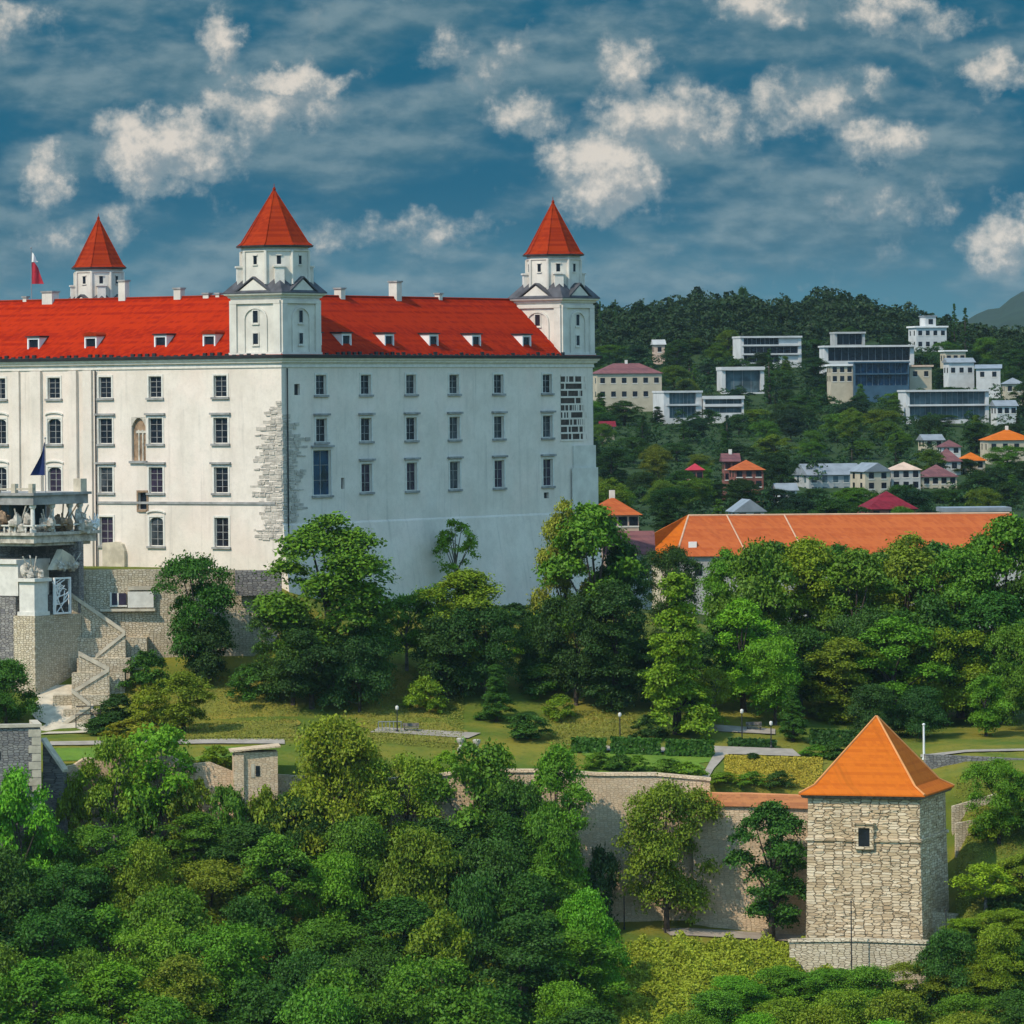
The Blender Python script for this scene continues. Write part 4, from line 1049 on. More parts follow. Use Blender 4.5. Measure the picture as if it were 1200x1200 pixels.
while z_ < ze - .9:
    hh = rr.uniform(.38, .6)
    if abs(z_ + hh / 2 - H1) > .6:
        l0 = .55 + .5 * (k % 2); st_.box(-l0, .03 + (bt_ * (1 - (z_ + 4) / (H1 + 4)) if z_ < H1 else 0), -.03 - (bt_ * (1 - (z_ + 4) / (H1 + 4)) if z_ < H1 else 0), 1.1 - l0 * .5, z_ + .02, z_ + hh - .03)
    z_ += hh; k += 1
tw.name = 'old_wall'; st_.v, st_.f = tm.v + st_.v, tm.f + [tuple(i + len(tm.v) for i in q) for q in st_.f]
bpy.data.objects.remove(tw); tw = st_.build('wall', M['tower_stone'], tower)
hp.build('hip_cap', mat('mortared_hip_tiles', (.70, .30, .10), .8, .1, 1.0), tr_)
ev = MB(); ev.ring(trect(.45, ze - .32), trect(.6, ze - .03)); ev.ring(trect(-.04, ze - .42), trect(.45, ze - .32)); ev.build('eave', M['bark_pale'], tower)
# stone apron in front of the tower
ab = P(930, 1140, 524.0)
wall_run('apron_wall', 'low grey stone apron wall at the foot of the square tower', [(925, 1104, 526.5), (1000, 1103, 524.2), (1085, 1106, 522.0), (1125, 1112, 528)], .9, M['warm_stone'], True, M['warm_stone'], depth_below=3)
wall_run('apron_wall', 'narrow rubble wall tucked behind the tower corner at right', [(1090, 1068, 531), (1140, 1072, 534)], .7, M['warm_stone'])
# ------------------------------------------------------------------ buildings behind the park
def long_building():
    Yb = 700.0; b = P(797, 700, 690.0); b.z = gz(b.x, b.y) - .5
    t = thing('long_building', 'long building with a weathered orange tiled hipped roof behind the park trees', 'building', b, R(-4))
    s = MPP(695.0); L = 395 * s; D = 13.0; zr = (P(800, 604, 697).z - b.z); ze = (P(800, 652, 690).z - b.z)
    w = MB(); w.box(0, L, 0, D, -2, ze - .01); w.build('wall', M['greywall'], t)
    r = MB(); o = .5; h0 = -1.2
    r.quad((-o, -o, ze), (L + o, -o, ze), (L - 1, D / 2, zr), (1.0, D / 2, zr)); r.quad((L + o, D + o, ze), (-o, D + o, ze), (1.0, D / 2, zr), (L - 1, D / 2, zr))
    r.quad((-o, D + o, ze), (-o, -o, ze), (1.0, D / 2, zr)); r.quad((L + o, -o, ze), (L + o, D + o, ze), (L - 1, D / 2, zr))
    rf = r.build('roof', M['old_tile'], t, recalc=False)
    k = MB()
    k.tube((1, D / 2, zr), (L - 1, D / 2, zr), .14, n=6).tube((-o, -o, ze), (1, D / 2, zr), .14, n=6)
    for x in (6.2, 14.0): k.tube((x, D / 2 - .1, zr), (x + 2.6, .3, ze + (zr - ze) * .12), .11, n=5)
    k.build('ridge_cap', mat('pale_ridge_mortar', (.62, .40, .26), .9, .1, 1), rf)
    for px, py in ((811, 642),):
        q = P(px, py, 691) - b; d = MB(); d.box(q.x - .55, q.x + .55, 1.0, 4.5, q.z - .8, q.z + .8); dd = d.build('dormer', M['white'], rf)
    # projecting west pavilion; the hip's sunlit brightness is put into its tile colour
    w2 = MB(); x0 = -4.6; w2.box(x0, -.6, 1.0, D + 6, -2, ze - .4); w2.build('wing', M['cream'], t)
    r2 = MB(); zr2 = zr + .1
    r2.quad((x0 - .5, .4, ze - .38), (-.1, .4, ze - .38), (1.2, D / 2, zr2), (1.0, D / 2, zr2))
    r2.quad((x0 - .5, D + 6.5, ze - .38), (x0 - .5, .4, ze - .38), (x0 + .9, 1.6, ze + (zr2 - ze) * .55), (x0 + .9, D + 4.5, ze + (zr2 - ze) * .55))
    r2.quad((x0 + .9, D + 4.5, ze + (zr2 - ze) * .55), (x0 + .9, 1.6, ze + (zr2 - ze) * .55), (1.0, D / 2, zr2), (1.0, D, zr2))
    r2.quad((x0 - .5, .4, ze - .38), (x0 + .9, 1.6, ze + (zr2 - ze) * .55), (1.0, D / 2, zr2))
    r2.build('wing_roof', M['orange_tile'], t, recalc=False)
    for i in range(16):
        x = 2 + i * 2.9
        if x > L - 1: break
        MB().box(x, x + 1.0, -.06, .02, ze - 2.6, ze - 1.0).build('window', M['glass'], t)
long_building()

def house(name, label, px0, px1, pyt, pyb, Y, rot, depth, wall, roof='hip', rh=2.2, rmat=None, floors=2, nwin=4, over=.5, ww=1.2, wh=1.5, glass=None, skip=0, cat='house', below=6.0, chim=0, side=True):
    """a house with its own wall, roof and windows; px0..px1 is its front, pyt the eaves, pyb the ground"""
    b = P(px0, pyb, Y); s = MPP(Y); a = R(rot); L = (px1 - px0) * s / max(.3, math.cos(a)); H = (pyb - pyt) * s
    t = thing(name, label, cat, b, a)
    MB().box(0, L, 0, depth, -below, H).build('wall', wall, t)
    fl_h = H / floors; gl = glass or M['glass']
    for f in range(floors):
        for i in range(nwin):
            if skip and (i + f) % skip == skip - 1: continue
            cx = L * (i + .5) / nwin; z = f * fl_h + fl_h * .30
            w_ = MB().box(cx - ww / 2, cx + ww / 2, -.05, .03, z, z + min(wh, fl_h * .6)).build('window', gl, t)
            MB().box(cx - ww / 2 - .15, cx + ww / 2 + .15, -.09, .02, z - .2, z - .003).build('sill', M['trim'], w_)
        if side:
            for i in range(2):
                cy = depth * (i + .5) / 2; z = f * fl_h + fl_h * .30
                MB().box(-.05, .03, cy - ww / 2, cy + ww / 2, z, z + min(wh, fl_h * .6)).build('window', gl, t)
    o = over; r = MB(); z0 = H + .01
    if roof == 'hip':
        k = min(depth, L) / 2
        r.quad((-o, -o, z0), (L + o, -o, z0), (L - k, depth / 2, z0 + rh), (k, depth / 2, z0 + rh)); r.quad((L + o, depth + o, z0), (-o, depth + o, z0), (k, depth / 2, z0 + rh), (L - k, depth / 2, z0 + rh))
        r.quad((-o, depth + o, z0), (-o, -o, z0), (k, depth / 2, z0 + rh)); r.quad((L + o, -o, z0), (L + o, depth + o, z0), (L - k, depth / 2, z0 + rh)); r.quad((-o, -o, z0), (-o, depth + o, z0), (L + o, depth + o, z0), (L + o, -o, z0))
    elif roof == 'gable':
        r.prism([(-o, -o, z0), (-o, depth + o, z0), (-o, depth / 2, z0 + rh)], (L + 2 * o, 0, 0))
    elif roof == 'front_gable':
        r.prism([(-o, -o, z0), (L + o, -o, z0), (L / 2, -o, z0 + rh)], (0, depth + 2 * o, 0))
    elif roof == 'shed':
        r.prism([(-o, -o, z0), (-o, depth + o, z0), (-o, depth + o, z0 + rh)], (L + 2 * o, 0, 0))
    else:
        r.box(-o, L + o, -o, depth + o, z0, z0 + rh)
    rf = r.build('roof', rmat or M['zinc'], t)
    for i in range(chim):
        x = L * (i + 1) / (chim + 1); MB().box(x - .35, x + .35, depth * .5 - .35, depth * .5 + .35, H + rh * .5, H + rh + .9).build('chimney', M['trim'], rf)
    return t, L, H

def modern(name, label, px0, px1, pyt, pyb, Y, rot, depth, floors, wall=None, glass=None, side_w=1.0, mull=6, overhang=.6, below=5.0, solid=0.0, cat='house', slab=.55):
    """flat-roofed modern house: pale slabs and side walls framing glazed bands"""
    b = P(px0, pyb, Y); s = MPP(Y); a = R(rot); L = (px1 - px0) * s / max(.3, math.cos(a)); H = (pyb - pyt) * s
    t = thing(name, label, cat, b, a); wall = wall or M['white']; glass = glass or M['glass_teal']
    w = MB(); w.box(0, side_w, 0, depth, -below, H - slab - .01).box(L - side_w, L, 0, depth, -below, H - slab - .01).box(side_w + .01, L - side_w - .01, 1.4, depth, -below, H - slab - .012).box(side_w + .01, L - side_w - .01, .02, 1.39, -below, -.01)
    w.build('wall', wall, t)
    MB().box(-overhang * .3, L + overhang * .3, -overhang, depth + .3, H - slab, H).build('roof', wall, t)
    fh = H / floors
    for f in range(floors):
        z0 = f * fh + (.12 if f else 0); z1 = (f + 1) * fh - slab - .02
        xa = side_w + .02; xb = L - side_w - .02
        if solid: xb = xa + (xb - xa) * (1 - solid) if f % 2 == 0 else xb
        g = MB().box(xa, xb, 1.2, 1.38, z0 + .01, z1).build('window', glass, t)
        mm = MB()
        for i in range(mull + 1):
            x = xa + .06 + (xb - xa - .12) * i / mull; mm.box(x - .05, x + .05, 1.1, 1.19, z0 + .02, z1 - .01)
        mm.build('mullion', M['zinc'], g)
        if solid and f % 2 == 0: MB().box(xb + .01, L - side_w - .03, .3, 1.39, z0 + .01, z1).build('wall_panel', wall, t)
        if f: MB().box(side_w * .5, L - side_w * .5, -overhang * .8, 1.18, f * fh - slab * .7, f * fh + .1).build('balcony', wall, t)
    return t, L, H

M['house_white'] = mat('muted_white_render', (.58, .58, .56), .85, .10, .3)  # white render toned down from the plain white paint
M['house_cream'] = mat('pale_cream_render', (.50, .43, .31), .9, .10, .3)
house('house', 'small pale house with an orange tiled hipped roof just right of the castle', 699, 749, 604, 640, 690, 8, 9, M['pink'], 'hip', 2.4, M['old_tile'], 2, 4, chim=1)
house('house', 'dark plum roofed low house under the orange roofed one beside the castle', 712, 764, 650, 690, 676, 0, 8, M['greywall'], 'gable', 3.0, M['purple_tile'], 1, 3)
HILL = []
def H(o, px, py, short): HILL.append((px, py, short)); return o
house('house', 'old cream villa with plum hipped roof nearest the castle on the hillside', 700, 776, 438, 470, 1430, 8, 11, M['house_cream'], 'hip', 2.9, M['purple_tile'], 2, 6, ww=1.3, chim=1); H(0, 738, 450, 'cream villa')
modern('house', 'white flat-roofed house with dark window bands, highest of the left group on the hillside', 868, 940, 394, 425, 1560, 10, 11, 3, M['house_white'], M['glass'], 1.0, 8, solid=.35); H(0, 904, 410, 'banded white house')
modern('house', 'white box house framing one big window, below the banded white house', 846, 896, 430, 460, 1480, 6, 10, 1, M['house_white'], M['glass_teal'], 1.1, 4, slab=1.0); H(0, 870, 445, 'box house')
modern('house', 'pale two-storey house with tall glazing and a blank end wall, lower left hillside', 778, 823, 458, 490, 1400, 14, 11, 2, M['house_white'], M['glass_teal'], 1.6, 7); H(0, 800, 475, 'tall glazed house')
modern('house', 'long low white wing attached right of the tall glazed pale house', 824, 872, 464, 484, 1402, 4, 9, 2, M['house_white'], M['glass_teal'], .6, 5, slab=.9)
modern('house', 'low grey penthouse block on top of the long white slab house', 978, 1014, 389, 404, 1545, 6, 8, 1, M['greywall'], M['glass'], .8, 4); H(0, 995, 396, 'grey penthouse')
modern('house', 'very long low house under a thin white slab roof near the hilltop', 966, 1072, 405, 423, 1520, 5, 10, 1, M['house_white'], M['glass'], 1.2, 12, overhang=1.2); H(0, 1018, 414, 'long slab house')
modern('house', 'dark blue glass block with shallow roof on the hillside', 1001, 1066, 424, 452, 1450, 5, 10, 2, mat('blue_cladding', (.045, .10, .15), .5, .15, .3), M['glass_blue'], .4, 9, slab=.4); H(0, 1033, 438, 'blue glass block')
house('house', 'small cream block house joined to the left end of the blue glass block', 974, 1000, 429, 450, 1452, 5, 8, M['house_cream'], 'flat', .5, M['white'], 2, 3); H(0, 985, 440, 'cream block')
house('house', 'cream flat house right of the blue glass block', 1066, 1092, 430, 446, 1455, 5, 8, M['house_cream'], 'flat', .5, M['pink'], 1, 2)
t, L, Hh = house('house', 'tall white tower-like house on the hilltop by the dark spruces', 1074, 1110, 384, 410, 1600, 10, 10, M['house_white'], 'flat', .5, M['white'], 2, 4); H(0, 1092, 390, 'hilltop tower house')
MB().box(3.2, 6.6, 1, 8, Hh + .52, Hh + 3.4).build('upper_storey', M['house_white'], t); MB().box(2.9, 6.9, .7, 8.3, Hh + 3.41, Hh + 3.8).build('roof', M['zinc'], t)
MB().box(4.2, 5.6, .92, 1.02, Hh + 1.1, Hh + 2.7).build('window', M['glass'], t)
modern('house', 'white framed villa with two glazed storeys and long balcony, right hillside', 1062, 1160, 457, 492, 1400, 6, 12, 2, M['house_white'], M['glass_teal'], 1.0, 14, overhang=.9); H(0, 1110, 474, 'white framed villa')
house('house', 'small cream house in the bright cluster right of the hilltop tower house', 1108, 1132, 412, 427, 1505, 8, 7, M['house_cream'], 'flat', .4, M['white'], 1, 3)
house('house', 'white house with shallow roof in the middle of the bright right cluster', 1112, 1142, 425, 442, 1478, 8, 7, M['house_white'], 'gable', 1.4, M['zinc'], 1, 3); H(0, 1127, 430, 'white cluster house')
house('house', 'little pale shed-roofed house, rightmost of the bright cluster', 1144, 1172, 432, 446, 1468, -6, 7, M['house_white'], 'shed', 1.2, M['zinc'], 1, 2)
house('house', 'house with a broad orange tiled roof at the right edge of the hillside', 1158, 1212, 516, 532, 1260, 5, 11, M['house_cream'], 'hip', 2.6, M['orange_tile'], 1, 4, chim=1); H(0, 1180, 515, 'orange roofed house')
house('house', 'small cottage with orange roof left of the broad orange roofed house', 1131, 1155, 540, 552, 1232, 10, 8, M['house_cream'], 'hip', 2.0, M['orange_tile'], 1, 2); H(0, 1143, 540, 'orange cottage')
house('house', 'grey long house with slanting metal roof, left of the lower hillside houses', 948, 1012, 557, 582, 1180, 16, 10, M['greywall'], 'gable', 2.6, M['zinc'], 2, 5, glass=M['glass_teal']); H(0, 978, 560, 'metal roofed long house')
house('house', 'tall cream gabled house in the middle of the lower hillside houses', 1014, 1044, 553, 588, 1150, 18, 9, M['house_cream'], 'front_gable', 2.0, M['zinc'], 3, 2); H(0, 1030, 560, 'cream gabled house')
house('house', 'grey boarded house joined right of the cream gabled house', 1045, 1079, 551, 588, 1156, 2, 9, M['greywall'], 'hip', 1.8, M['pink'], 3, 3)
house('house', 'pale house with a brownish hipped roof, right of the lower hillside houses', 1081, 1122, 559, 582, 1180, 6, 9, M['house_cream'], 'hip', 2.8, M['purple_tile'], 2, 4); H(0, 1100, 560, 'brown roofed house')
house('house', 'house with a steep plum roof peeping above the brown roofed house', 1096, 1126, 541, 553, 1225, 0, 8, M['greywall'], 'hip', 3.2, M['purple_tile'], 1, 2)
house('pavilion', 'low pavilion with a dark red pyramid roof behind the long orange roof', 1018, 1074, 597, 612, 960, 10, 9, M['brickred'], 'hip', 3.3, M['dark_red_tile'], 1, 3, cat='pavilion')
house('house', 'little red house with round-looking roof deep in the hillside trees', 808, 824, 551, 566, 1150, 6, 4, M['brickred'], 'hip', 1.5, M['flag_red'], 1, 2); H(0, 816, 552, 'little red house')
house('house', 'brick red house with pinkish roof among dark hillside trees', 861, 895, 551, 574, 1120, 8, 7, M['brickred'], 'hip', 2.2, M['old_tile'], 2, 3); H(0, 872, 553, 'brick red house')
house('house', 'narrow brown turret house left of the brick red house', 849, 866, 541, 566, 1135, 4, 5, M['brickred'], 'gable', 1.8, M['purple_tile'], 2, 2, chim=1)
house('house', 'white gabled house just above the long orange roof', 862, 896, 600, 612, 905, 8, 7, M['house_white'], 'front_gable', 2.2, M['zinc'], 1, 2)
house('house', 'pink cottage high among the trees above the cream villa', 767, 779, 404, 416, 1570, 5, 6, M['pink'], 'gable', 1.6, M['greywall'], 1, 1); H(0, 772, 405, 'pink cottage')
house('shed', 'tiny red roofed shed half hidden beside the castle wall', 705, 720, 500, 508, 1330, 4, 5, M['house_cream'], 'gable', 1.4, M['dark_red_tile'], 1, 2, cat='shed')
house('house', 'small white house right of the white framed villa, at the right edge', 1168, 1192, 476, 488, 1392, 8, 7, M['house_white'], 'gable', 1.6, M['zinc'], 1, 3)
house('house', 'little cream house at the right edge above the small white house', 1178, 1200, 450, 462, 1446, 4, 6, M['house_cream'], 'hip', 1.8, M['zinc'], 1, 2)
house('house', 'small pale cottage on the mid slope under the white framed villa', 1084, 1106, 516, 526, 1300, 12, 6, M['house_cream'], 'gable', 1.5, M['zinc'], 1, 2)
house('house', 'white cottage with plum roof on the mid slope left of the orange cottage', 1104, 1126, 524, 534, 1268, 6, 6, M['house_white'], 'hip', 1.8, M['purple_tile'], 1, 2)
house('house', 'pale garden house low on the slope left of the metal roofed long house', 912, 934, 575, 586, 1120, 8, 6, M['house_white'], 'gable', 1.6, M['zinc'], 1, 2)
house('hall', 'long low hall with pale grey roof behind the orange roof at right', 1108, 1182, 600, 612, 870, 2, 9, M['greywall'], 'flat', .7, M['zinc'], 1, 8, cat='hall')

# ------------------------------------------------------------------ trees
def leaf_cloud(rs, lobes, nclump, per, sig, size, up=.55):
    """leaf-sized rhombi in loose clumps that sit on the lobes: gaps stay open between clumps"""
    lobes = np.array(lobes); c = lobes[:, :3]; r = lobes[:, 3]; w = r ** 2; w = w / w.sum()
    P_ = []; D_ = []
    while len(P_) < nclump:
        i = rs.choice(len(lobes), p=w); d = rs.normal(size=3); d /= np.linalg.norm(d)
        if d[2] < -.15 and rs.rand() < .92: continue
        p = c[i] + d * r[i] * rs.uniform(.62, 1.06) * np.array([1, 1, .75])
        if any(np.linalg.norm(p - c[j]) < r[j] * .6 for j in range(len(lobes)) if j != i) and rs.rand() < .85: continue
        P_.append(p); D_.append(d)
    P_ = np.array(P_); D_ = np.array(D_)
    n = rs.poisson(per, nclump).clip(6); idx = np.repeat(np.arange(nclump), n); k = len(idx)
    sg = (sig * rs.uniform(.65, 1.45, nclump))[idx][:, None]
    o = rs.normal(size=(k, 3)).clip(-2.1, 2.1)
    dd = D_[idx]
    # clumps are flat shelves that tip outward and down
    off = o * sg * np.array([1, 1, .42]); off[:, 2] -= .35 * (off[:, 0] * dd[:, 0] + off[:, 1] * dd[:, 1])
    p = P_[idx] + off
    nrm = dd * .5 + rs.normal(size=p.shape) * .5 + np.array([0, 0, up]); nrm /= np.linalg.norm(nrm, axis=1)[:, None]
    t = np.cross(nrm, rs.normal(size=p.shape)); t /= np.linalg.norm(t, axis=1)[:, None]; q = np.cross(nrm, t)
    L = size * (.6 + .8 * rs.rand(k))[:, None]; W = L * (.5 + .25 * rs.rand(k))[:, None]
    return np.stack([p + t * L * .5, p + q * W * .5 + nrm * L * .06, p - t * L * .5, p - q * W * .5 + nrm * L * .06], 1).reshape(-1, 3)

def mesh_quads(name, v, m):
    nq = len(v) // 4; me = bpy.data.meshes.new(name)
    me.vertices.add(len(v)); me.vertices.foreach_set('co', v.astype(np.float32).ravel())
    me.loops.add(nq * 4); me.loops.foreach_set('vertex_index', np.arange(nq * 4, dtype=np.int32))
    me.polygons.add(nq); me.polygons.foreach_set('loop_start', np.arange(0, nq * 4, 4, dtype=np.int32)); me.polygons.foreach_set('loop_total', np.full(nq, 4, np.int32))
    me.update(calc_edges=True); me.materials.append(m); return me

def make_proto(kind, seed, h, w, base, nl, n, size, shape):
    rs = np.random.RandomState(seed); lobes = []
    for i in range(nl):
        t = (i + rs.rand()) / nl; z = base + (1 - base) * t
        if shape == 'round': rad = math.sqrt(max(0, 1 - (2 * (z - base) / (1 - base) - .95) ** 2 * .85))
        elif shape == 'cone': rad = .10 + .92 * (1 - (z - base) / (1 - base)) ** .8
        elif shape == 'tall': rad = .55 + .45 * math.sin(math.pi * min(1, (z - base) / (1 - base) * 1.05)) - .35 * max(0, t - .8) / .2
        elif shape == 'spire': rad = .05 + .95 * (1 - (z - base) / (1 - base))
        elif shape == 'dome': rad = math.sqrt(max(.02, 1 - ((z - base) / (1 - base)) ** 2))
        elif shape == 'sparse': rad = .35 + .6 * math.sin(math.pi * (z - base) / (1 - base))
        a = i * 2.399 + rs.rand() * .9; q = rad * (.35 + .65 * rs.rand() ** .5)
        lr = {'cone': .34, 'spire': .2, 'sparse': .17}.get(shape, .31) * (.5 + 1.0 * rs.rand()) * w / 2 * (1.0 if shape not in ('cone', 'spire') else (.5 + .6 * rad))
        qq = max(0, q * w / 2 * rs.uniform(.85, 1.15) - lr * .5)
        zc = min(z * h, h - lr * .8)
        lr *= .9
        lobes.append((qq * math.cos(a), qq * math.sin(a), max(zc, lr * .5), lr))
    nc = max(40, int(n / 62)); v = leaf_cloud(rs, lobes, nc, 62, .050 * w * (.8 if shape in ('cone', 'spire') else 1), size)
    v[:, 2] *= h / v[:, 2].max()
    crown = mesh_quads('crown', v, M['leaf'])
    mb = MB(); tr = .024 * h + .05
    if shape != 'bush':
        top = h * (.75 if shape in ('cone', 'spire') else .55); lean = rs.randn(2) * .02 * h
        mid = (lean[0] * .5, lean[1] * .5, top * .5)
        mb.tube((0, 0, -.8), (0, 0, .25), tr * 1.35, tr * 1.05, 8).tube((0, 0, .25), mid, tr * 1.05, tr * .8, 8).tube(mid, (lean[0], lean[1], top), tr * .8, tr * .3, 8)
        order = sorted(range(nl), key=lambda i: -lobes[i][3])[:9]
        for i in order:
            lx, ly, lz, lr = lobes[i]; s = min(max(base * h * .75, lz * .55), top)
            mb.tube((lean[0] * s / top, lean[1] * s / top, s), (lx * .9, ly * .9, lz), tr * .4, tr * .1, 5)
    me_src = mb.build('trunk', M['bark_pale'] if shape == 'sparse' else M['bark'], None, smooth=True)
    trunk = me_src.data; bpy.data.objects.remove(me_src)
    return dict(crown=crown, trunk=trunk, h=h, w=w)
PROTO = {}
def pr(k, *a): PROTO[k] = make_proto(k, *a)
pr('round_a', 11, 12, 11, .20, 17, 26000, .31, 'round'); pr('round_b', 12, 12, 11, .16, 13, 20000, .38, 'round'); pr('round_c', 13, 12, 11.5, .18, 18, 28000, .29, 'round')
pr('tall_a', 21, 16, 10, .10, 22, 30000, .31, 'tall'); pr('tall_b', 22, 16, 10, .08, 25, 30000, .31, 'tall'); pr('tall_c', 23, 17, 10.5, .12, 18, 23000, .38, 'tall')
pr('dome_a', 31, 9, 12, .14, 17, 25000, .31, 'dome'); pr('dome_b', 32, 9, 12, .12, 19, 28000, .28, 'dome')
pr('cone_a', 41, 15, 8, .05, 36, 26000, .30, 'cone'); pr('cone_b', 42, 15, 8.5, .04, 36, 32000, .31, 'cone')
pr('spire_a', 51, 15, 5, .04, 60, 10000, .34, 'spire')
pr('sparse_a', 61, 12, 8, .30, 30, 5200, .32, 'sparse'); pr('sparse_b', 62, 8, 9, .35, 30, 8400, .32, 'sparse')
pr('bush_a', 71, 3, 4.5, .05, 16, 7000, .20, 'dome'); pr('bush_b', 72, 3, 4.0, .05, 18, 7600, .19, 'round')

TREES = []
def plant(name, px, Y, pyt, wpx, proto, color, label, cat='tree', group=None, base_py=None, dark=1.0, trunk=True):
    p = PROTO[proto]; s = MPP(Y)
    g = G(px, Y); top = P(px, pyt, Y)
    h = max(.8, top.z - g.z); w = wpx * s
    t = thing(name, label, cat, g, rng.uniform(0, 6.28), group)
    t.scale = (w / p['w'], w / p['w'], h / p['h'])
    c = bpy.data.objects.new('crown', p['crown']); COL.objects.link(c); c.parent = t
    j = lambda: rng.uniform(.88, 1.12)
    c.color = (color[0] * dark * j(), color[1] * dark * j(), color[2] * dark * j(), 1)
    if trunk:
        k = bpy.data.objects.new('trunk', p['trunk']); COL.objects.link(k); k.parent = t
    TREES.append((t, px, Y)); return t
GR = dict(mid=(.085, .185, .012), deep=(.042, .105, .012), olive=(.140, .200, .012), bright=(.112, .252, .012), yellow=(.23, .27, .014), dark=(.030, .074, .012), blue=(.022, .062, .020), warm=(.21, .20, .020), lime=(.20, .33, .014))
T = lambda px, Y, pyt, w, pr_, c, lab, **k: plant(k.pop('name', 'tree'), px, Y, pyt, w, pr_, GR[c], lab, **k)
# park trees in front of the castle
T(228, 588, 643, 98, 'round_a', 'deep', 'round dark green tree against the foot of the sunlit facade')
T(212, 567, 784, 84, 'round_b', 'olive', 'small round tree with a bare thin trunk on the dry grass slope')
T(385, 582, 598, 164, 'tall_a', 'mid', 'big lobed tree hiding the lower corner of the castle')
T(340, 579, 700, 90, 'round_c', 'deep', 'dark bushy tree at the left foot of the big lobed tree')
T(432, 581, 720, 80, 'round_b', 'deep', 'shaded tree at the right foot of the big lobed tree')
T(534, 622, 607, 62, 'sparse_a', 'olive', 'thin sparse young tree before the shaded castle wall')
T(474, 590, 694, 78, 'sparse_b', 'mid', 'slim trunked green tree in front of the shaded castle wall')
T(545, 586, 664, 118, 'tall_b', 'olive', 'dense dark tree with olive top in front of the thin sparse tree')
T(515, 590, 680, 80, 'round_a', 'mid', 'leafy tree pressed against the left of the dense dark tree')
T(690, 586, 586, 122, 'tall_c', 'mid', 'tall tree with warm tinted top at the right end of the castle wall')
T(660, 589, 581, 70, 'tall_a', 'warm', 'bronze tinted tree crown touching the shaded castle wall at right')
T(728, 590, 630, 80, 'tall_b', 'dark', 'dark tall tree on the right side of the bronze tinted tree')
T(790, 572, 670, 104, 'cone_b', 'olive', 'broad olive conical tree at the edge of the park lawn')
T(787, 630, 634, 70, 'round_c', 'dark', 'dark round tree in front of the bright orange hipped roof end')
T(578, 575, 778, 48, 'cone_a', 'deep', 'slim dark conical shrub tree beside the round clipped bush')
T(620, 600, 735, 90, 'dome_a', 'bright', 'low spreading bright tree behind the round clipped bush', dark=.8)
# the dense stand right of the castle
for px, Y, pyt, w, p_, c, lab in (
    (850, 606, 640, 70, 'tall_a', 'mid', 'leftmost tree of the dense stand under the orange roof'),
    (888, 598, 628, 105, 'round_b', 'mid', 'broad tree of the dense stand below the dormer of the orange roof'),
    (945, 604, 626, 112, 'tall_b', 'olive', 'big olive tree left of centre in the dense stand'),
    (1003, 600, 640, 112, 'tall_c', 'mid', 'big tree under the dark red pyramid roof in the dense stand'),
    (1062, 606, 622, 122, 'tall_a', 'olive', 'broad crowned tree right of centre in the dense stand'),
    (1122, 600, 636, 112, 'tall_b', 'mid', 'deep crowned tree near the right of the dense stand'),
    (1180, 604, 600, 122, 'tall_c', 'mid', 'tallest tree of the dense stand at the right edge'),
    (1250, 600, 590, 120, 'tall_a', 'deep', 'edge tree beyond the tallest of the dense stand'),
    (868, 585, 700, 82, 'tall_c', 'bright', 'bright green tree in front at the left of the dense stand'),
    (905, 580, 740, 84, 'round_c', 'bright', 'second bright green tree in front of the dense stand'),
    (985, 586, 745, 100, 'tall_b', 'olive', 'olive tree behind the small conifer of the park'),
    (1045, 588, 720, 112, 'tall_a', 'mid', 'leafy tree in front of the dense stand behind the pyramid roof'),
    (1105, 590, 730, 100, 'round_a', 'olive', 'olive crowned tree in front of the dense stand, right of the pyramid roof'),
    (1152, 578, 788, 62, 'round_b', 'mid', 'small round lighter tree in the shade at right of the dense stand'),
    (1205, 584, 720, 90, 'round_c', 'mid', 'leafy tree at the right edge before the dense stand'),
    (862, 592, 705, 90, 'round_b', 'deep', 'dark tree filling the gap behind the bright green trees'),
    (935, 590, 728, 96, 'round_a', 'deep', 'dark leafy tree above the small conifer in the dense stand'),
    (1015, 592, 705, 104, 'round_c', 'deep', 'dark green tree in the heart of the dense stand'),
    (1085, 593, 690, 104, 'round_b', 'deep', 'dark green tree under the broad crowned tree of the dense stand'),
    (1165, 592, 690, 110, 'tall_b', 'deep', 'dark tree under the tallest tree of the dense stand'),
    (905, 612, 632, 100, 'tall_c', 'deep', 'dark tree against the orange roof, left part of the dense stand'),
    (978, 614, 634, 100, 'tall_a', 'deep', 'dark tree against the orange roof, middle of the dense stand'),
    (1035, 612, 640, 96, 'tall_b', 'deep', 'dark tree just right of middle against the orange roof'),
    (1095, 614, 632, 100, 'tall_c', 'deep', 'dark tree against the right part of the orange roof'),
    (1150, 612, 622, 100, 'tall_a', 'deep', 'dark tree below the right end of the orange roof'),
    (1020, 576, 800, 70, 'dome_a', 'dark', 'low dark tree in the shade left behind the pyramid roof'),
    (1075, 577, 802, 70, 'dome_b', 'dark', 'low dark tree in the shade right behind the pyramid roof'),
    (926, 571, 804, 40, 'cone_a', 'deep', 'small dark conifer beside the park path crossing'),
    (832, 578, 780, 46, 'sparse_b', 'olive', 'wispy small tree between the olive cone tree and bright trees')):
    T(px, Y, pyt, w, p_, c, lab)
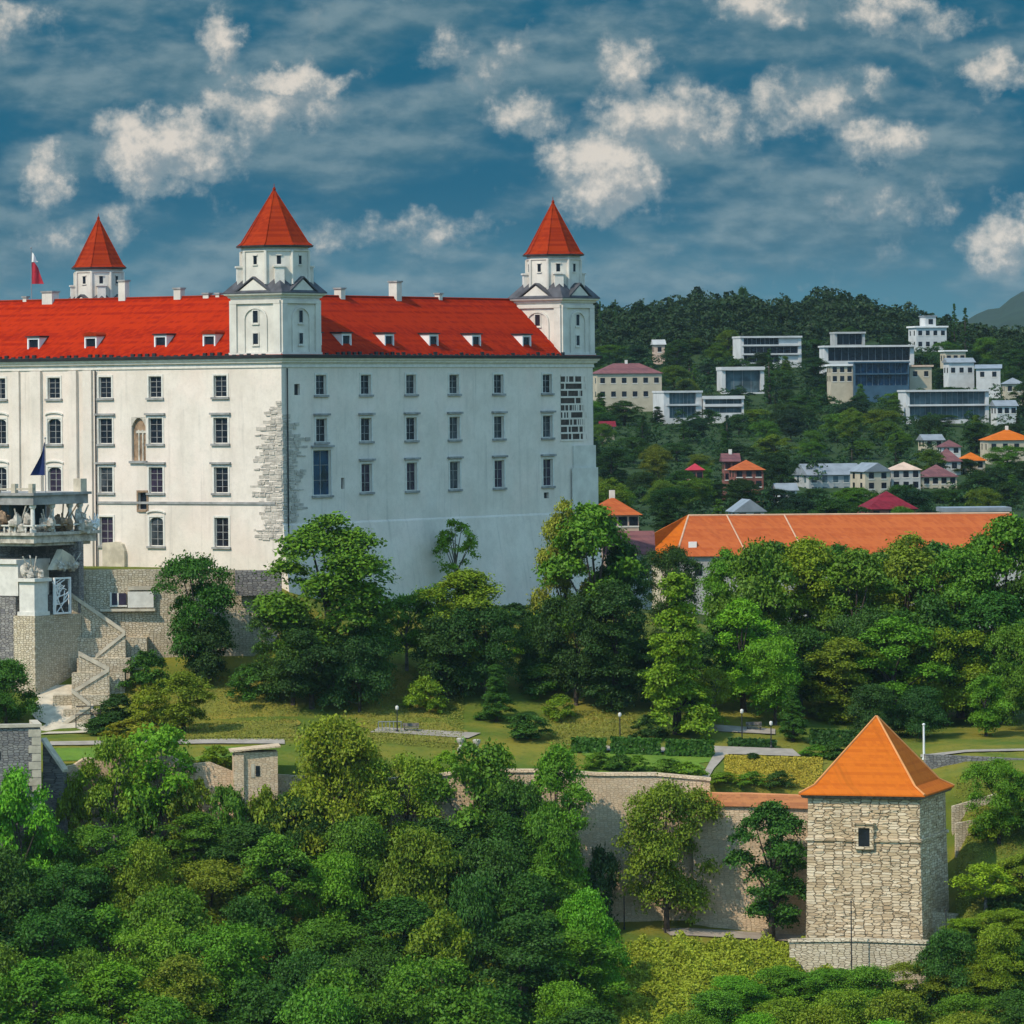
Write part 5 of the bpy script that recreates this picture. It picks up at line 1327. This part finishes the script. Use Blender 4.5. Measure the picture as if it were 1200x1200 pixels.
# in front of the walls
T(776, 543, 906, 118, 'round_c', 'olive', 'round olive tree standing before the pink curtain wall')
T(899, 541, 936, 98, 'tall_c', 'deep', 'tall bushy tree before the terracotta capped wall beside the stone tower')
T(184, 547, 846, 120, 'sparse_b', 'bright', 'light green open tree with slender trunks above the garden wall')
T(130, 546, 858, 84, 'sparse_b', 'olive', 'open yellowish tree over the crumbling garden wall, near the bastion')
T(392, 545, 832, 146, 'dome_b', 'yellow', 'yellow olive domed tree right of the stone hut', dark=.72)
T(470, 545, 878, 100, 'round_a', 'olive', 'olive tree just right of the yellow domed tree')
T(553, 545, 862, 118, 'round_b', 'mid', 'leafy green tree in front of the ornamental shrubs by the wall')
T(650, 543, 868, 88, 'tall_b', 'mid', 'upright tree covering the left part of the pink curtain wall')
T(600, 543, 905, 80, 'round_a', 'deep', 'dark tree left of the upright tree at the curtain wall')
T(18, 537, 893, 92, 'round_b', 'bright', 'bright green tree in front of the bastion at the left edge')
T(4, 577, 770, 84, 'dome_a', 'deep', 'dark bush tree growing over the bastion at the left edge')
T(1150, 530, 1010, 84, 'sparse_b', 'lime', 'lime green open tree at the foot of the tower, right side')
T(1192, 533, 1000, 80, 'round_b', 'olive', 'olive tree at the right edge beside the lime green open tree')
T(1166, 543, 884, 74, 'round_c', 'mid', 'green tree on the rubble slope right of the pyramid roof')
T(1208, 543, 905, 60, 'round_a', 'deep', 'dark tree on the rubble slope at the right edge')
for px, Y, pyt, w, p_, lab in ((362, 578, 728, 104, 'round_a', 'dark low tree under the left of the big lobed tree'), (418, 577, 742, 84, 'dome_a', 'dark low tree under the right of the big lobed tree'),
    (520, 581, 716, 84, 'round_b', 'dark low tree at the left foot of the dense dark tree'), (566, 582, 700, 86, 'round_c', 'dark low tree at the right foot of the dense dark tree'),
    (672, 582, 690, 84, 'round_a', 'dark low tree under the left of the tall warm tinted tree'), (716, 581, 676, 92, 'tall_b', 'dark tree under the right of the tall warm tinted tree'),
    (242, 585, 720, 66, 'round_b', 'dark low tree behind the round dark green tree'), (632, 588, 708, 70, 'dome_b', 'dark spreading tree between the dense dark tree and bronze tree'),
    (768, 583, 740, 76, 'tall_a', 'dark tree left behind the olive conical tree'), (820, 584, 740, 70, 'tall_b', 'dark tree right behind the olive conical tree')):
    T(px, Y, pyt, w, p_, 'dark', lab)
# shrubs
B = lambda px, Y, pyt, w, c, lab, p_='bush_a', **k: plant('bush', px, Y, pyt, w, PROTO[p_] and p_, GR[c], lab, cat='bush', trunk=False, **k)
B(613, 567, 834, 60, 'deep', 'round clipped bush on the lawn below the castle', 'bush_b')
B(290, 581, 776, 74, 'deep', 'wide dark bush on the slope left of the big lobed tree')
B(165, 586, 760, 60, 'deep', 'leafy bush beside the top of the zigzag staircase')
B(140, 577, 812, 60, 'dark', 'dark bush beside the lower flights of the zigzag staircase')
B(178, 574, 800, 58, 'yellow', 'yellowish bush left of the small round tree', dark=.7)
B(125, 570, 836, 66, 'dark', 'lowest dark bush at the foot of the zigzag staircase')
B(150, 562, 842, 70, 'yellow', 'yellow bush above the path at the left', dark=.75)
B(495, 578, 790, 50, 'olive', 'small olive bush behind the railing in the park')
B(640, 585, 770, 70, 'deep', 'dark bush under the bronze tinted tree')
B(655, 577, 812, 44, 'olive', 'small olive bush at the left edge of the dry lawn')
B(755, 569, 836, 50, 'dark', 'dark bush at the foot of the olive conical tree')
B(775, 553, 888, 50, 'mid', 'bush on top of the curtain wall, right of the bright lawn')
B(800, 551.5, 892, 46, 'bright', 'bright bush on the curtain wall just behind the round olive tree')
B(700, 554, 880, 40, 'mid', 'first low bush from the left on the bright lawn')
B(722, 554, 882, 36, 'deep', 'second low bush from the left on the bright lawn')
B(745, 554, 884, 34, 'mid', 'third low bush from the left on the bright lawn')
B(848, 551.5, 904, 44, 'olive', 'olive bush at the left of the tiled wall top')
B(880, 551.5, 903, 40, 'mid', 'green bush midway along the tiled wall top')
B(912, 551.8, 902, 40, 'deep', 'dark bush on the tiled wall top nearest the stone tower')
B(878, 560, 882, 18, 'dark', 'tiny dark shrub in the yellow flower meadow', 'bush_b')
B(955, 563, 872, 40, 'mid', 'bush at the right edge of the yellow flower meadow')
B(985, 562, 866, 50, 'deep', 'dark bush behind the left slope of the pyramid roof')
B(520, 551, 878, 40, 'lime', 'pale flowering shrub at the left of the ornamental wall bed', dark=.8)
B(575, 551.5, 872, 50, 'lime', 'lime ornamental shrub in the middle of the wall bed', dark=.8)
B(1155, 544, 948, 44, 'yellow', 'yellow bush on the slope below the rubble steps', dark=.8)
B(640, 551, 885, 36, 'mid', 'green shrub at the right of the ornamental wall bed')
B(600, 620, 706, 60, 'dark', 'low dark shrub at the foot of the shaded castle wall')
B(500, 600, 748, 60, 'mid', 'green bush under the slim trunked tree')
B(60, 549, 905, 40, 'dark', 'dark bush in the gap beside the bastion')
B(250, 551, 872, 40, 'lime', 'pale bush beside the grass steps left of the stone hut', dark=.7)
# clipped hedges
def hedge(px0, px1, pyt, Y, label, c='deep', th=1.4):
    a = G(px0, Y); b = G(px1, Y); L = (b - a).length; h = P((px0 + px1) / 2, pyt, Y).z - (a.z + b.z) / 2 + .1
    t = a.copy(); rs = np.random.RandomState(int(px0)); n = int(L * 260); d = (b - a).normalized()
    p = np.zeros((n, 3)); u = rs.rand(n); p[:, 0] = u * L; p[:, 1] = (rs.rand(n) - .5) * th; p[:, 2] = rs.rand(n) * h
    face = rs.randint(0, 3, n); p[face == 0, 2] = h + rs.randn((face == 0).sum()) * .06; p[face == 1, 1] = -th / 2 + rs.randn((face == 1).sum()) * .06
    nr = np.where((face == 0)[:, None], [0, 0, 1.], [0, -1., 0]) + rs.randn(n, 3) * .45; nr /= np.linalg.norm(nr, axis=1)[:, None]
    tt = np.cross(nr, rs.randn(n, 3)); tt /= np.linalg.norm(tt, axis=1)[:, None]; q = np.cross(nr, tt); s = .15 + .12 * rs.rand(n)[:, None]
    v = np.stack([p + tt * s, p + q * s * .7, p - tt * s, p - q * s * .7], 1).reshape(-1, 3)
    ang = math.atan2(d.y, d.x); o = bpy.data.objects.new('hedge', mesh_quads('hedge', v, M['leaf'])); COL.objects.link(o)
    o.location = a; o.rotation_euler = (0, -math.asin(d.z), ang); o.color = (*GR[c], 1); tag(o, label, 'hedge')
hedge(666, 706, 867, 561.5, 'short clipped hedge at the left of the bright lawn')
hedge(712, 770, 867, 561.3, 'clipped hedge in the middle behind the bright lawn')
hedge(776, 832, 869, 561.0, 'clipped hedge at the right of the bright lawn by the path')
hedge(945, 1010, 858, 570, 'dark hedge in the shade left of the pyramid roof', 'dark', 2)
hedge(850, 905, 868, 567, 'low hedge along the park path under the bright trees', 'dark')

# foreground wood: rows of separate trees
ORD = ['first', 'second', 'third', 'fourth', 'fifth', 'sixth', 'seventh', 'eighth', 'ninth', 'tenth', 'eleventh', 'twelfth', 'thirteenth']
ROWN = ['back row', 'second row from back', 'third row from back', 'third row from front', 'second row from front', 'front row']
kinds = ['round_a', 'round_b', 'round_c', 'dome_a', 'dome_b', 'tall_b', 'tall_c']
cols_ = ['mid', 'deep', 'mid', 'bright', 'deep', 'olive', 'mid', 'deep']
cname = dict(mid='green', deep='deep green', bright='bright green', olive='olive')
wr = random.Random(21)
WOOD = [(541, 915, 965, 88, [-40, 45, 130, 215, 290, 350, 425, 505, 575, 640]),
        (532, 965, 1025, 94, [-10, 75, 160, 240, 325, 400, 480, 560, 630]),
        (523, 1010, 1075, 100, [-50, 40, 120, 205, 290, 370, 455, 540, 615, 668]),
        (514, 1060, 1120, 104, [-5, 85, 170, 255, 345, 430, 510, 595, 665]),
        (505, 1105, 1165, 108, [-50, 40, 130, 220, 310, 400, 490, 575, 660]),
        (496, 1150, 1200, 112, [-10, 85, 180, 270, 365, 460, 550, 640, 690])]
for ri, (Y, ya, yb, w, xs) in enumerate(WOOD):
    for i, px in enumerate(xs):
        x = px + wr.uniform(-14, 14); top = wr.uniform(ya, yb)
        if ri == 0 and 60 < x < 330: top = max(top, 930 if x < 240 else 950)
        c = wr.choice(cols_); k = wr.choice(kinds)
        plant('tree', x, Y + wr.uniform(-3, 3), top, w * wr.uniform(.9, 1.3), k, GR[c], '%s tree in foreground wood, %s from left in %s' % (cname[c], ORD[i], ROWN[ri]), group='trees of the foreground wood', dark=.9)
# bushes at lower right
BR = [(525, 1062, 62, [1128, 1178]), (518, 1092, 68, [1112, 1160, 1210]), (518, 1130, 80, [860, 905, 960, 1020, 1080, 1140, 1200]), (508, 1160, 84, [840, 910, 980, 1050, 1120, 1190]), (500, 1185, 90, [800, 880, 960, 1040, 1120, 1200])]
BN = ['back row', 'second row', 'middle row', 'fourth row', 'front row']
for ri, (Y, pt, w, xs) in enumerate(BR):
    for i, px in enumerate(xs):
        c = wr.choice(['olive', 'mid', 'deep', 'bright', 'olive'])
        plant('bush', px + wr.uniform(-8, 8), Y + wr.uniform(-2, 2), pt + wr.uniform(-14, 14), w * wr.uniform(.9, 1.3), wr.choice(['dome_a', 'dome_b', 'round_c']), GR[c], '%s bush below the stone tower, %s from left in the %s' % (cname[c], ORD[i], BN[ri]), cat='bush', group='bushes below the stone tower', trunk=False)

# scrub and undergrowth: nobody could count it
def scatter(name, m, n, size, ranges, hfun, color, seed):
    rs = np.random.RandomState(seed); pts = []
    for (x0, x1, Y0, Y1, share) in ranges:
        k = int(n * share); px = rs.uniform(x0, x1, k); Y = rs.uniform(Y0, Y1, k)
        for a, b in zip(px, Y):
            X = (a - HX) * K * b; pts.append((X, b, gz(X, b)))
    p = np.array(pts); hh = hfun(p[:, 0], p[:, 1]); p[:, 2] += hh * rs.rand(len(p)) ** .6
    nr = rs.randn(len(p), 3) * .6 + np.array([-.1, -.25, .7]); nr /= np.linalg.norm(nr, axis=1)[:, None]
    tt = np.cross(nr, rs.randn(len(p), 3)); tt /= np.linalg.norm(tt, axis=1)[:, None]; q = np.cross(nr, tt); s = size * (.5 + .8 * rs.rand(len(p)))[:, None]
    v = np.stack([p + tt * s * .5, p + q * s * .3, p - tt * s * .5, p - q * s * .3], 1).reshape(-1, 3)
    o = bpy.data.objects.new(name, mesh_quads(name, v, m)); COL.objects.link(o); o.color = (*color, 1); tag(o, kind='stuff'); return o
mound = lambda X, Y: 1.0 + .9 * np.sin(X * 1.1 + np.sin(Y * .7) * 2) * np.sin(Y * .9 + X * .35) + .5 * np.sin(X * 2.7 + Y * 1.9)
o = scatter('scrub', M['leaf'], 120000, .31, [(715, 1010, 522, 536, .55), (690, 870, 506, 524, .45)], lambda X, Y: mound(X, Y).clip(.3, 3) * .9, (.23, .27, .020), 5)
tag(o, 'yellow green scrub on the bank below the curtain wall', 'scrub')
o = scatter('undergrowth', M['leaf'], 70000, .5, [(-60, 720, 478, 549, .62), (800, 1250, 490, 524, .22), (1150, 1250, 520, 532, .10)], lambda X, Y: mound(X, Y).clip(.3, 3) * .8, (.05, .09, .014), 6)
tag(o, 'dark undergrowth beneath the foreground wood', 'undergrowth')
o = scatter('grass', M['leaf'], 60000, .22, [(150, 345, 560, 588, .35), (420, 540, 560, 592, .25), (640, 740, 563, 580, .15), (1115, 1230, 530, 551, .25)], lambda X, Y: .16 + 0 * X, (.17, .175, .026), 8)
tag(o, 'dry grass on the park slopes', 'grass')
o = scatter('flowers', M['leaf'], 12000, .22, [(845, 960, 552, 561, 1.0)], lambda X, Y: .3 + 0 * X, (.34, .27, .03), 9)
tag(o, 'yellow flowers of the meadow strip', 'flowers')

# hillside: separate trees among the houses
hr = random.Random(77); HILLTREES = []
def on_house(px, py):
    return any(abs(px - hx) < 34 and -10 < py - hy < 26 for hx, hy, _ in HILL)
spots = []
for Y in (935, 1000, 1060, 1110, 1165, 1215, 1265, 1310, 1350, 1385, 1420, 1445, 1475, 1500, 1530, 1555, 1580):
    px = 690 + hr.uniform(0, 30)
    while px < 1225:
        g = G(px, Y); pyb = HY - (g.z / (K * Y)) - ROLL * (px - HX)
        spots.append((px, Y + hr.uniform(-16, 16), pyb)); px += hr.uniform(38, 62) * (1.0 if Y > 1000 else 1.5)
HB = [(700, 776, 425, 470, 1430), (868, 940, 393, 424, 1560), (846, 896, 430, 460, 1480), (778, 870, 458, 488, 1400), (966, 1075, 388, 421, 1520), (974, 1092, 422, 447, 1450), (1074, 1110, 372, 410, 1600), (1062, 1160, 456, 491, 1400), (1108, 1172, 410, 444, 1468), (1155, 1215, 503, 530, 1260), (1130, 1156, 530, 550, 1232), (946, 1080, 546, 578, 1150), (1080, 1124, 536, 578, 1180), (806, 826, 543, 562, 1150), (848, 897, 534, 570, 1120), (1016, 1076, 576, 602, 960), (862, 896, 584, 602, 905), (766, 780, 397, 414, 1570), (704, 722, 492, 506, 1330), (1108, 1184, 592, 604, 870), (1168, 1192, 470, 486, 1392), (1178, 1200, 443, 460, 1446), (1084, 1106, 510, 525, 1300), (1104, 1126, 516, 533, 1268), (912, 934, 569, 585, 1120)]
def clear_of_houses(px, Y, top, w):
    """lowest top allowed so that a tree in front of a house leaves its front in view; None when it would stand inside"""
    for x0, x1, y0, y1, hy in HB:
        if x0 - w * .40 < px < x1 + w * .40:
            if hy - 4 < Y < hy + 16: return None
            if Y <= hy - 4 and Y > hy - 330: top = max(top, y1 - 5 - (int(px * 7) % 9))
    return top
used = {}
cn2 = dict(dark='dark', blue='bluish', deep='deep green', mid='green', bright='light green', olive='olive')
cand = []
for px, Y, pyb in spots:
    kind = hr.choice(['round_a', 'round_b', 'round_c', 'dome_a', 'dome_b', 'tall_a', 'tall_b', 'cone_a', 'spire_a'])
    hpx = hr.uniform(30, 50) * 1150 / Y * (1.15 if kind in ('spire_a', 'tall_a', 'tall_b') else .85); w = hr.uniform(34, 56) * 1200 / Y * (.4 if kind == 'spire_a' else .6 if kind == 'cone_a' else 1)
    top = pyb - hpx
    top = clear_of_houses(px, Y, top, w)
    if top is None or pyb - top < 9: continue
    c = hr.choice(['dark', 'blue', 'deep', 'blue', 'deep', 'mid', 'dark', 'mid', 'olive'])
    cand.append((px, Y, top, w, kind, c, pyb))
from collections import defaultdict
sets = defaultdict(list)
for q in cand:
    px, Y, top, w, kind, c, pyb = q
    hx, hy, nm = min(HILL, key=lambda h: (h[0] - px) ** 2 + (h[1] - (top + pyb) / 2) ** 2)
    dx, dy = px - hx, (top + pyb) / 2 - hy
    side = ('left of' if dx < 0 else 'right of') if abs(dx) > abs(dy) else ('above' if dy < 0 else 'below')
    form = {'s': 'pointed conifer', 'c': 'conical tree', 't': 'tall tree', 'd': 'domed tree', 'r': 'round tree'}[kind[0]]
    sets['%s hillside %s %s the %s' % (cn2[c], form, side, nm)].append((dx * dx + dy * dy, q))
for lab, lst in sets.items():
    lst.sort(key=lambda a: a[0])
    for i, (_, (px, Y, top, w, kind, c, pyb)) in enumerate(lst):
        l2 = lab if len(lst) == 1 else lab + ', ' + ['nearest to it', 'second nearest to it', 'third nearest to it', 'fourth nearest to it', 'fifth nearest to it', 'sixth nearest to it', 'seventh nearest to it'][min(i, 6)]
        plant('tree', px, Y, top, w, kind, GR[c], l2, group='trees among the hillside houses', dark=.62)
# a few that stand out on the skyline and by the houses
for px, Y, top, w, k, c, lab in ((1119, 1610, 355, 12, 'spire_a', 'dark', 'tall thin dark spruce right of the hilltop tower house'), (1132, 1605, 360, 15, 'spire_a', 'dark', 'wider dark spruce next to the thin hilltop spruce'),
    (902, 1452, 408, 20, 'spire_a', 'dark', 'dark columnar spruce in front of the banded white house'), (872, 1735, 334, 16, 'round_a', 'dark', 'lone skyline tree rising above the ridge over the banded white house'),
    (1008, 1720, 344, 14, 'round_b', 'dark', 'small lone skyline tree above the grey penthouse'), (704, 1600, 352, 8, 'spire_a', 'dark', 'pointed skyline spruce nearest the castle'), (722, 1610, 350, 8, 'spire_a', 'dark', 'second pointed skyline spruce from the castle'),
    (940, 1400, 462, 44, 'tall_a', 'dark', 'dark tall tree right of the box house'), (925, 1380, 470, 46, 'round_c', 'dark', 'dark spreading tree under the columnar spruce'), (1180, 1560, 395, 40, 'round_b', 'dark', 'dark tree right of the bright cluster, at the right edge'), (1192, 1500, 408, 44, 'tall_a', 'dark', 'dark tall tree at the right edge above the orange roofed house')):
    plant('tree', px, Y, top, w, k, GR[c], lab, dark=.9)
# the wood that covers the hilltop reads as one mass
def forest(name, label, rows, color, seed, leaves=1100, size=1.0, small=1.0):
    rs = np.random.RandomState(seed); protos = []
    for s in range(4):
        lob = []
        for i in range(14):
            a = i * 2.4; t = (i + .5) / 14; rad = math.sqrt(max(0, 1 - (2 * t - .8) ** 2 * .8)) * .68
            lob.append((rad * math.cos(a) * 5, rad * math.sin(a) * 5, 2.2 + t * 7.5, 1.9 + rs.rand() * 1.2))
        protos.append(leaf_cloud(rs, lob, leaves // 16, 16, .55, size))
    V = []
    for Y, x0, x1, step in rows:
        px = x0 + rs.rand() * step
        while px < x1:
            yy = Y + rs.uniform(-16, 16); g = G(px, yy); s = rs.uniform(.7, 1.15) * small; sz = s * rs.uniform(.8, 1.3); a = rs.rand() * 6.28
            gy = HY - g.z / (K * yy) - ROLL * (px - HX); tp = gy - 10 * sz / (K * yy); lim = clear_of_houses(px, yy, tp, 9 * s / (K * yy))
            if lim is None or lim > tp + 4: px += step * rs.uniform(.3, .6); continue
            v = protos[rs.randint(4)]; ca, sa = math.cos(a), math.sin(a)
            V.append(np.stack([(v[:, 0] * ca - v[:, 1] * sa) * s + g.x, (v[:, 0] * sa + v[:, 1] * ca) * s + g.y, v[:, 2] * sz * .9 + g.z - 1], 1))
            px += step * rs.uniform(.6, 1.3)
    o = bpy.data.objects.new(name, mesh_quads(name, np.concatenate(V), M['leaf'])); COL.objects.link(o); o.color = (*color, 1); tag(o, label, 'forest', kind='stuff')
forest('forest', 'dark wood covering the hilltop behind the houses', [(1600, 690, 965, 26), (1640, 690, 1075, 25), (1680, 600, 1450, 24), (1715, 560, 1450, 23), (1750, 560, 1450, 23), (1790, 560, 1450, 24)], (.022, .044, .013), 3)
forest('forest', 'mixed shrubs and gardens between the hillside houses', [(1590, 640, 1400, 18), (1570, 640, 1400, 18), (1545, 690, 1240, 18), (1515, 690, 1240, 19), (1490, 690, 1240, 19), (1465, 690, 1240, 20), (1435, 690, 1240, 20), (1405, 690, 1240, 21), (1370, 690, 1240, 22), (1330, 640, 1400, 24), (1290, 640, 1400, 24), (1240, 640, 1400, 26), (1190, 640, 1400, 28), (1130, 640, 1400, 30), (1070, 640, 1400, 34), (1010, 640, 1400, 36), (950, 640, 1400, 40), (880, 1200, 1400, 30), (800, 1200, 1420, 30), (720, 1210, 1420, 36), (640, 1260, 1450, 50), (600, 1290, 1450, 60), (570, 1230, 1450, 70)], (.024, .060, .016), 9, 640, .85, .55)

# ------------------------------------------------------------------ park furniture
def lamp(px, Y, pyt, label, globe=True, m='dark_metal'):
    g = G(px, Y); h = P(px, pyt, Y).z - g.z; t = thing('street_lamp', label, 'street lamp', g)
    MB().lathe([(.16, -.2), (.16, .3), (.07, .45), (.055, h - .4)], (0, 0, 0), 8).build('post', M[m], t)
    if globe: MB().lathe([(.08, h - .4), (.17, h - .3), (.19, h - .1), (.15, h + .05), (.04, h + .1)], (0, 0, 0), 10).build('lamp_head', M['trim'], t)
    return t
lamp(723, 566, 836, 'park lamp with white head on the dry lawn edge')
lamp(866, 568, 832, 'park lamp at the path crossing under the bright trees')
lamp(900, 566, 846, 'park lamp left of the small dark conifer')
lamp(462, 567, 828, 'park lamp by the railing left of the dense dark tree')
def pole(name, px, Y, pyt, label, m, r=.09, cat='post'):
    g = G(px, Y); h = P(px, pyt, Y).z - g.z; o = MB().lathe([(r * 1.6, -.3), (r * 1.6, .2), (r, .25), (r * .8, h), (r * 1.3, h + .02), (r * 1.3, h + .15), (.01, h + .25)], (0, 0, 0), 8).build(name, M[m], None)
    o.location = g; tag(o, label, cat); return o
pole('post', 1079, 561, 850, 'white post behind the right slope of the pyramid roof', 'white', .13)
pole('post', 726, 545, 1040, 'thin dark post at the foot of the pink curtain wall', 'dark_metal', .07)
pole('post', 992, 522.0, 1058, 'thin dark post in front of the tower wall', 'dark_metal', .07)
pole('post', 1103, 520.0, 1068, 'thin dark post at the right end of the apron wall', 'dark_metal', .07)
g = G(440, 567); rl = thing('railing', 'short pale metal railing beside the park path', 'railing', g)
for i in range(7): MB().tube((i * .42, 0, -.2), (i * .42, 0, 1.1), .04, n=6).build('baluster', M['zinc'], rl)
MB().tube((0, 0, 1.12), (2.55, 0, 1.12), .05, n=6).build('handrail', M['zinc'], rl)
def bench(px, Y, label):
    g = G(px, Y); t = thing('bench', label, 'bench', g)
    MB().box(-.9, .9, -.2, .22, .42, .48).build('seat', M['bark_pale'], t); MB().box(-.9, .9, .24, .29, .55, .95).build('backrest', M['bark_pale'], t)
    for x in (-.7, .7): MB().box(x - .05, x + .05, -.18, .28, -.2, .415).build('leg', M['dark_metal'], t)
bench(478, 568, 'wooden park bench beside the path below the slim trunked tree'); bench(880, 576, 'wooden park bench by the upper path under the bright trees')
# small ornaments on the wall bed
for px, py, l in ((555, 856, 'pale stone urn standing in the middle of the wall bed'), (536, 870, 'pale stone urn at the left of the wall bed')):
    g = G(px, 559.0); h = 1.7; o = MB().lathe([(.35, -.2), (.35, h * .35), (.2, h * .4), (.15, h * .55), (.38, h * .75), (.45, h * .95), (.3, h)], (0, 0, 0), 10).build('urn', M['sculpt'], None); o.location = g; tag(o, l, 'urn')
for px, Y, pyt, w, c, lab in ((85, 545.5, 905, 54, 'olive', 'olive bush at the left end of the crumbling garden wall'), (160, 545, 908, 60, 'mid', 'green bush before the middle of the crumbling garden wall'),
    (222, 545, 905, 62, 'olive', 'olive bush in front of the garden wall near the hut'), (262, 543.5, 912, 60, 'mid', 'green bush at the left foot of the stone hut'), (305, 543, 918, 66, 'olive', 'olive bush growing before the stone hut'),
    (700, 544, 985, 50, 'dark', 'dark bush in the shade of the upright tree at the curtain wall')):
    B(px, Y, pyt, w, c, lab, 'bush_a' if px % 2 else 'bush_b')
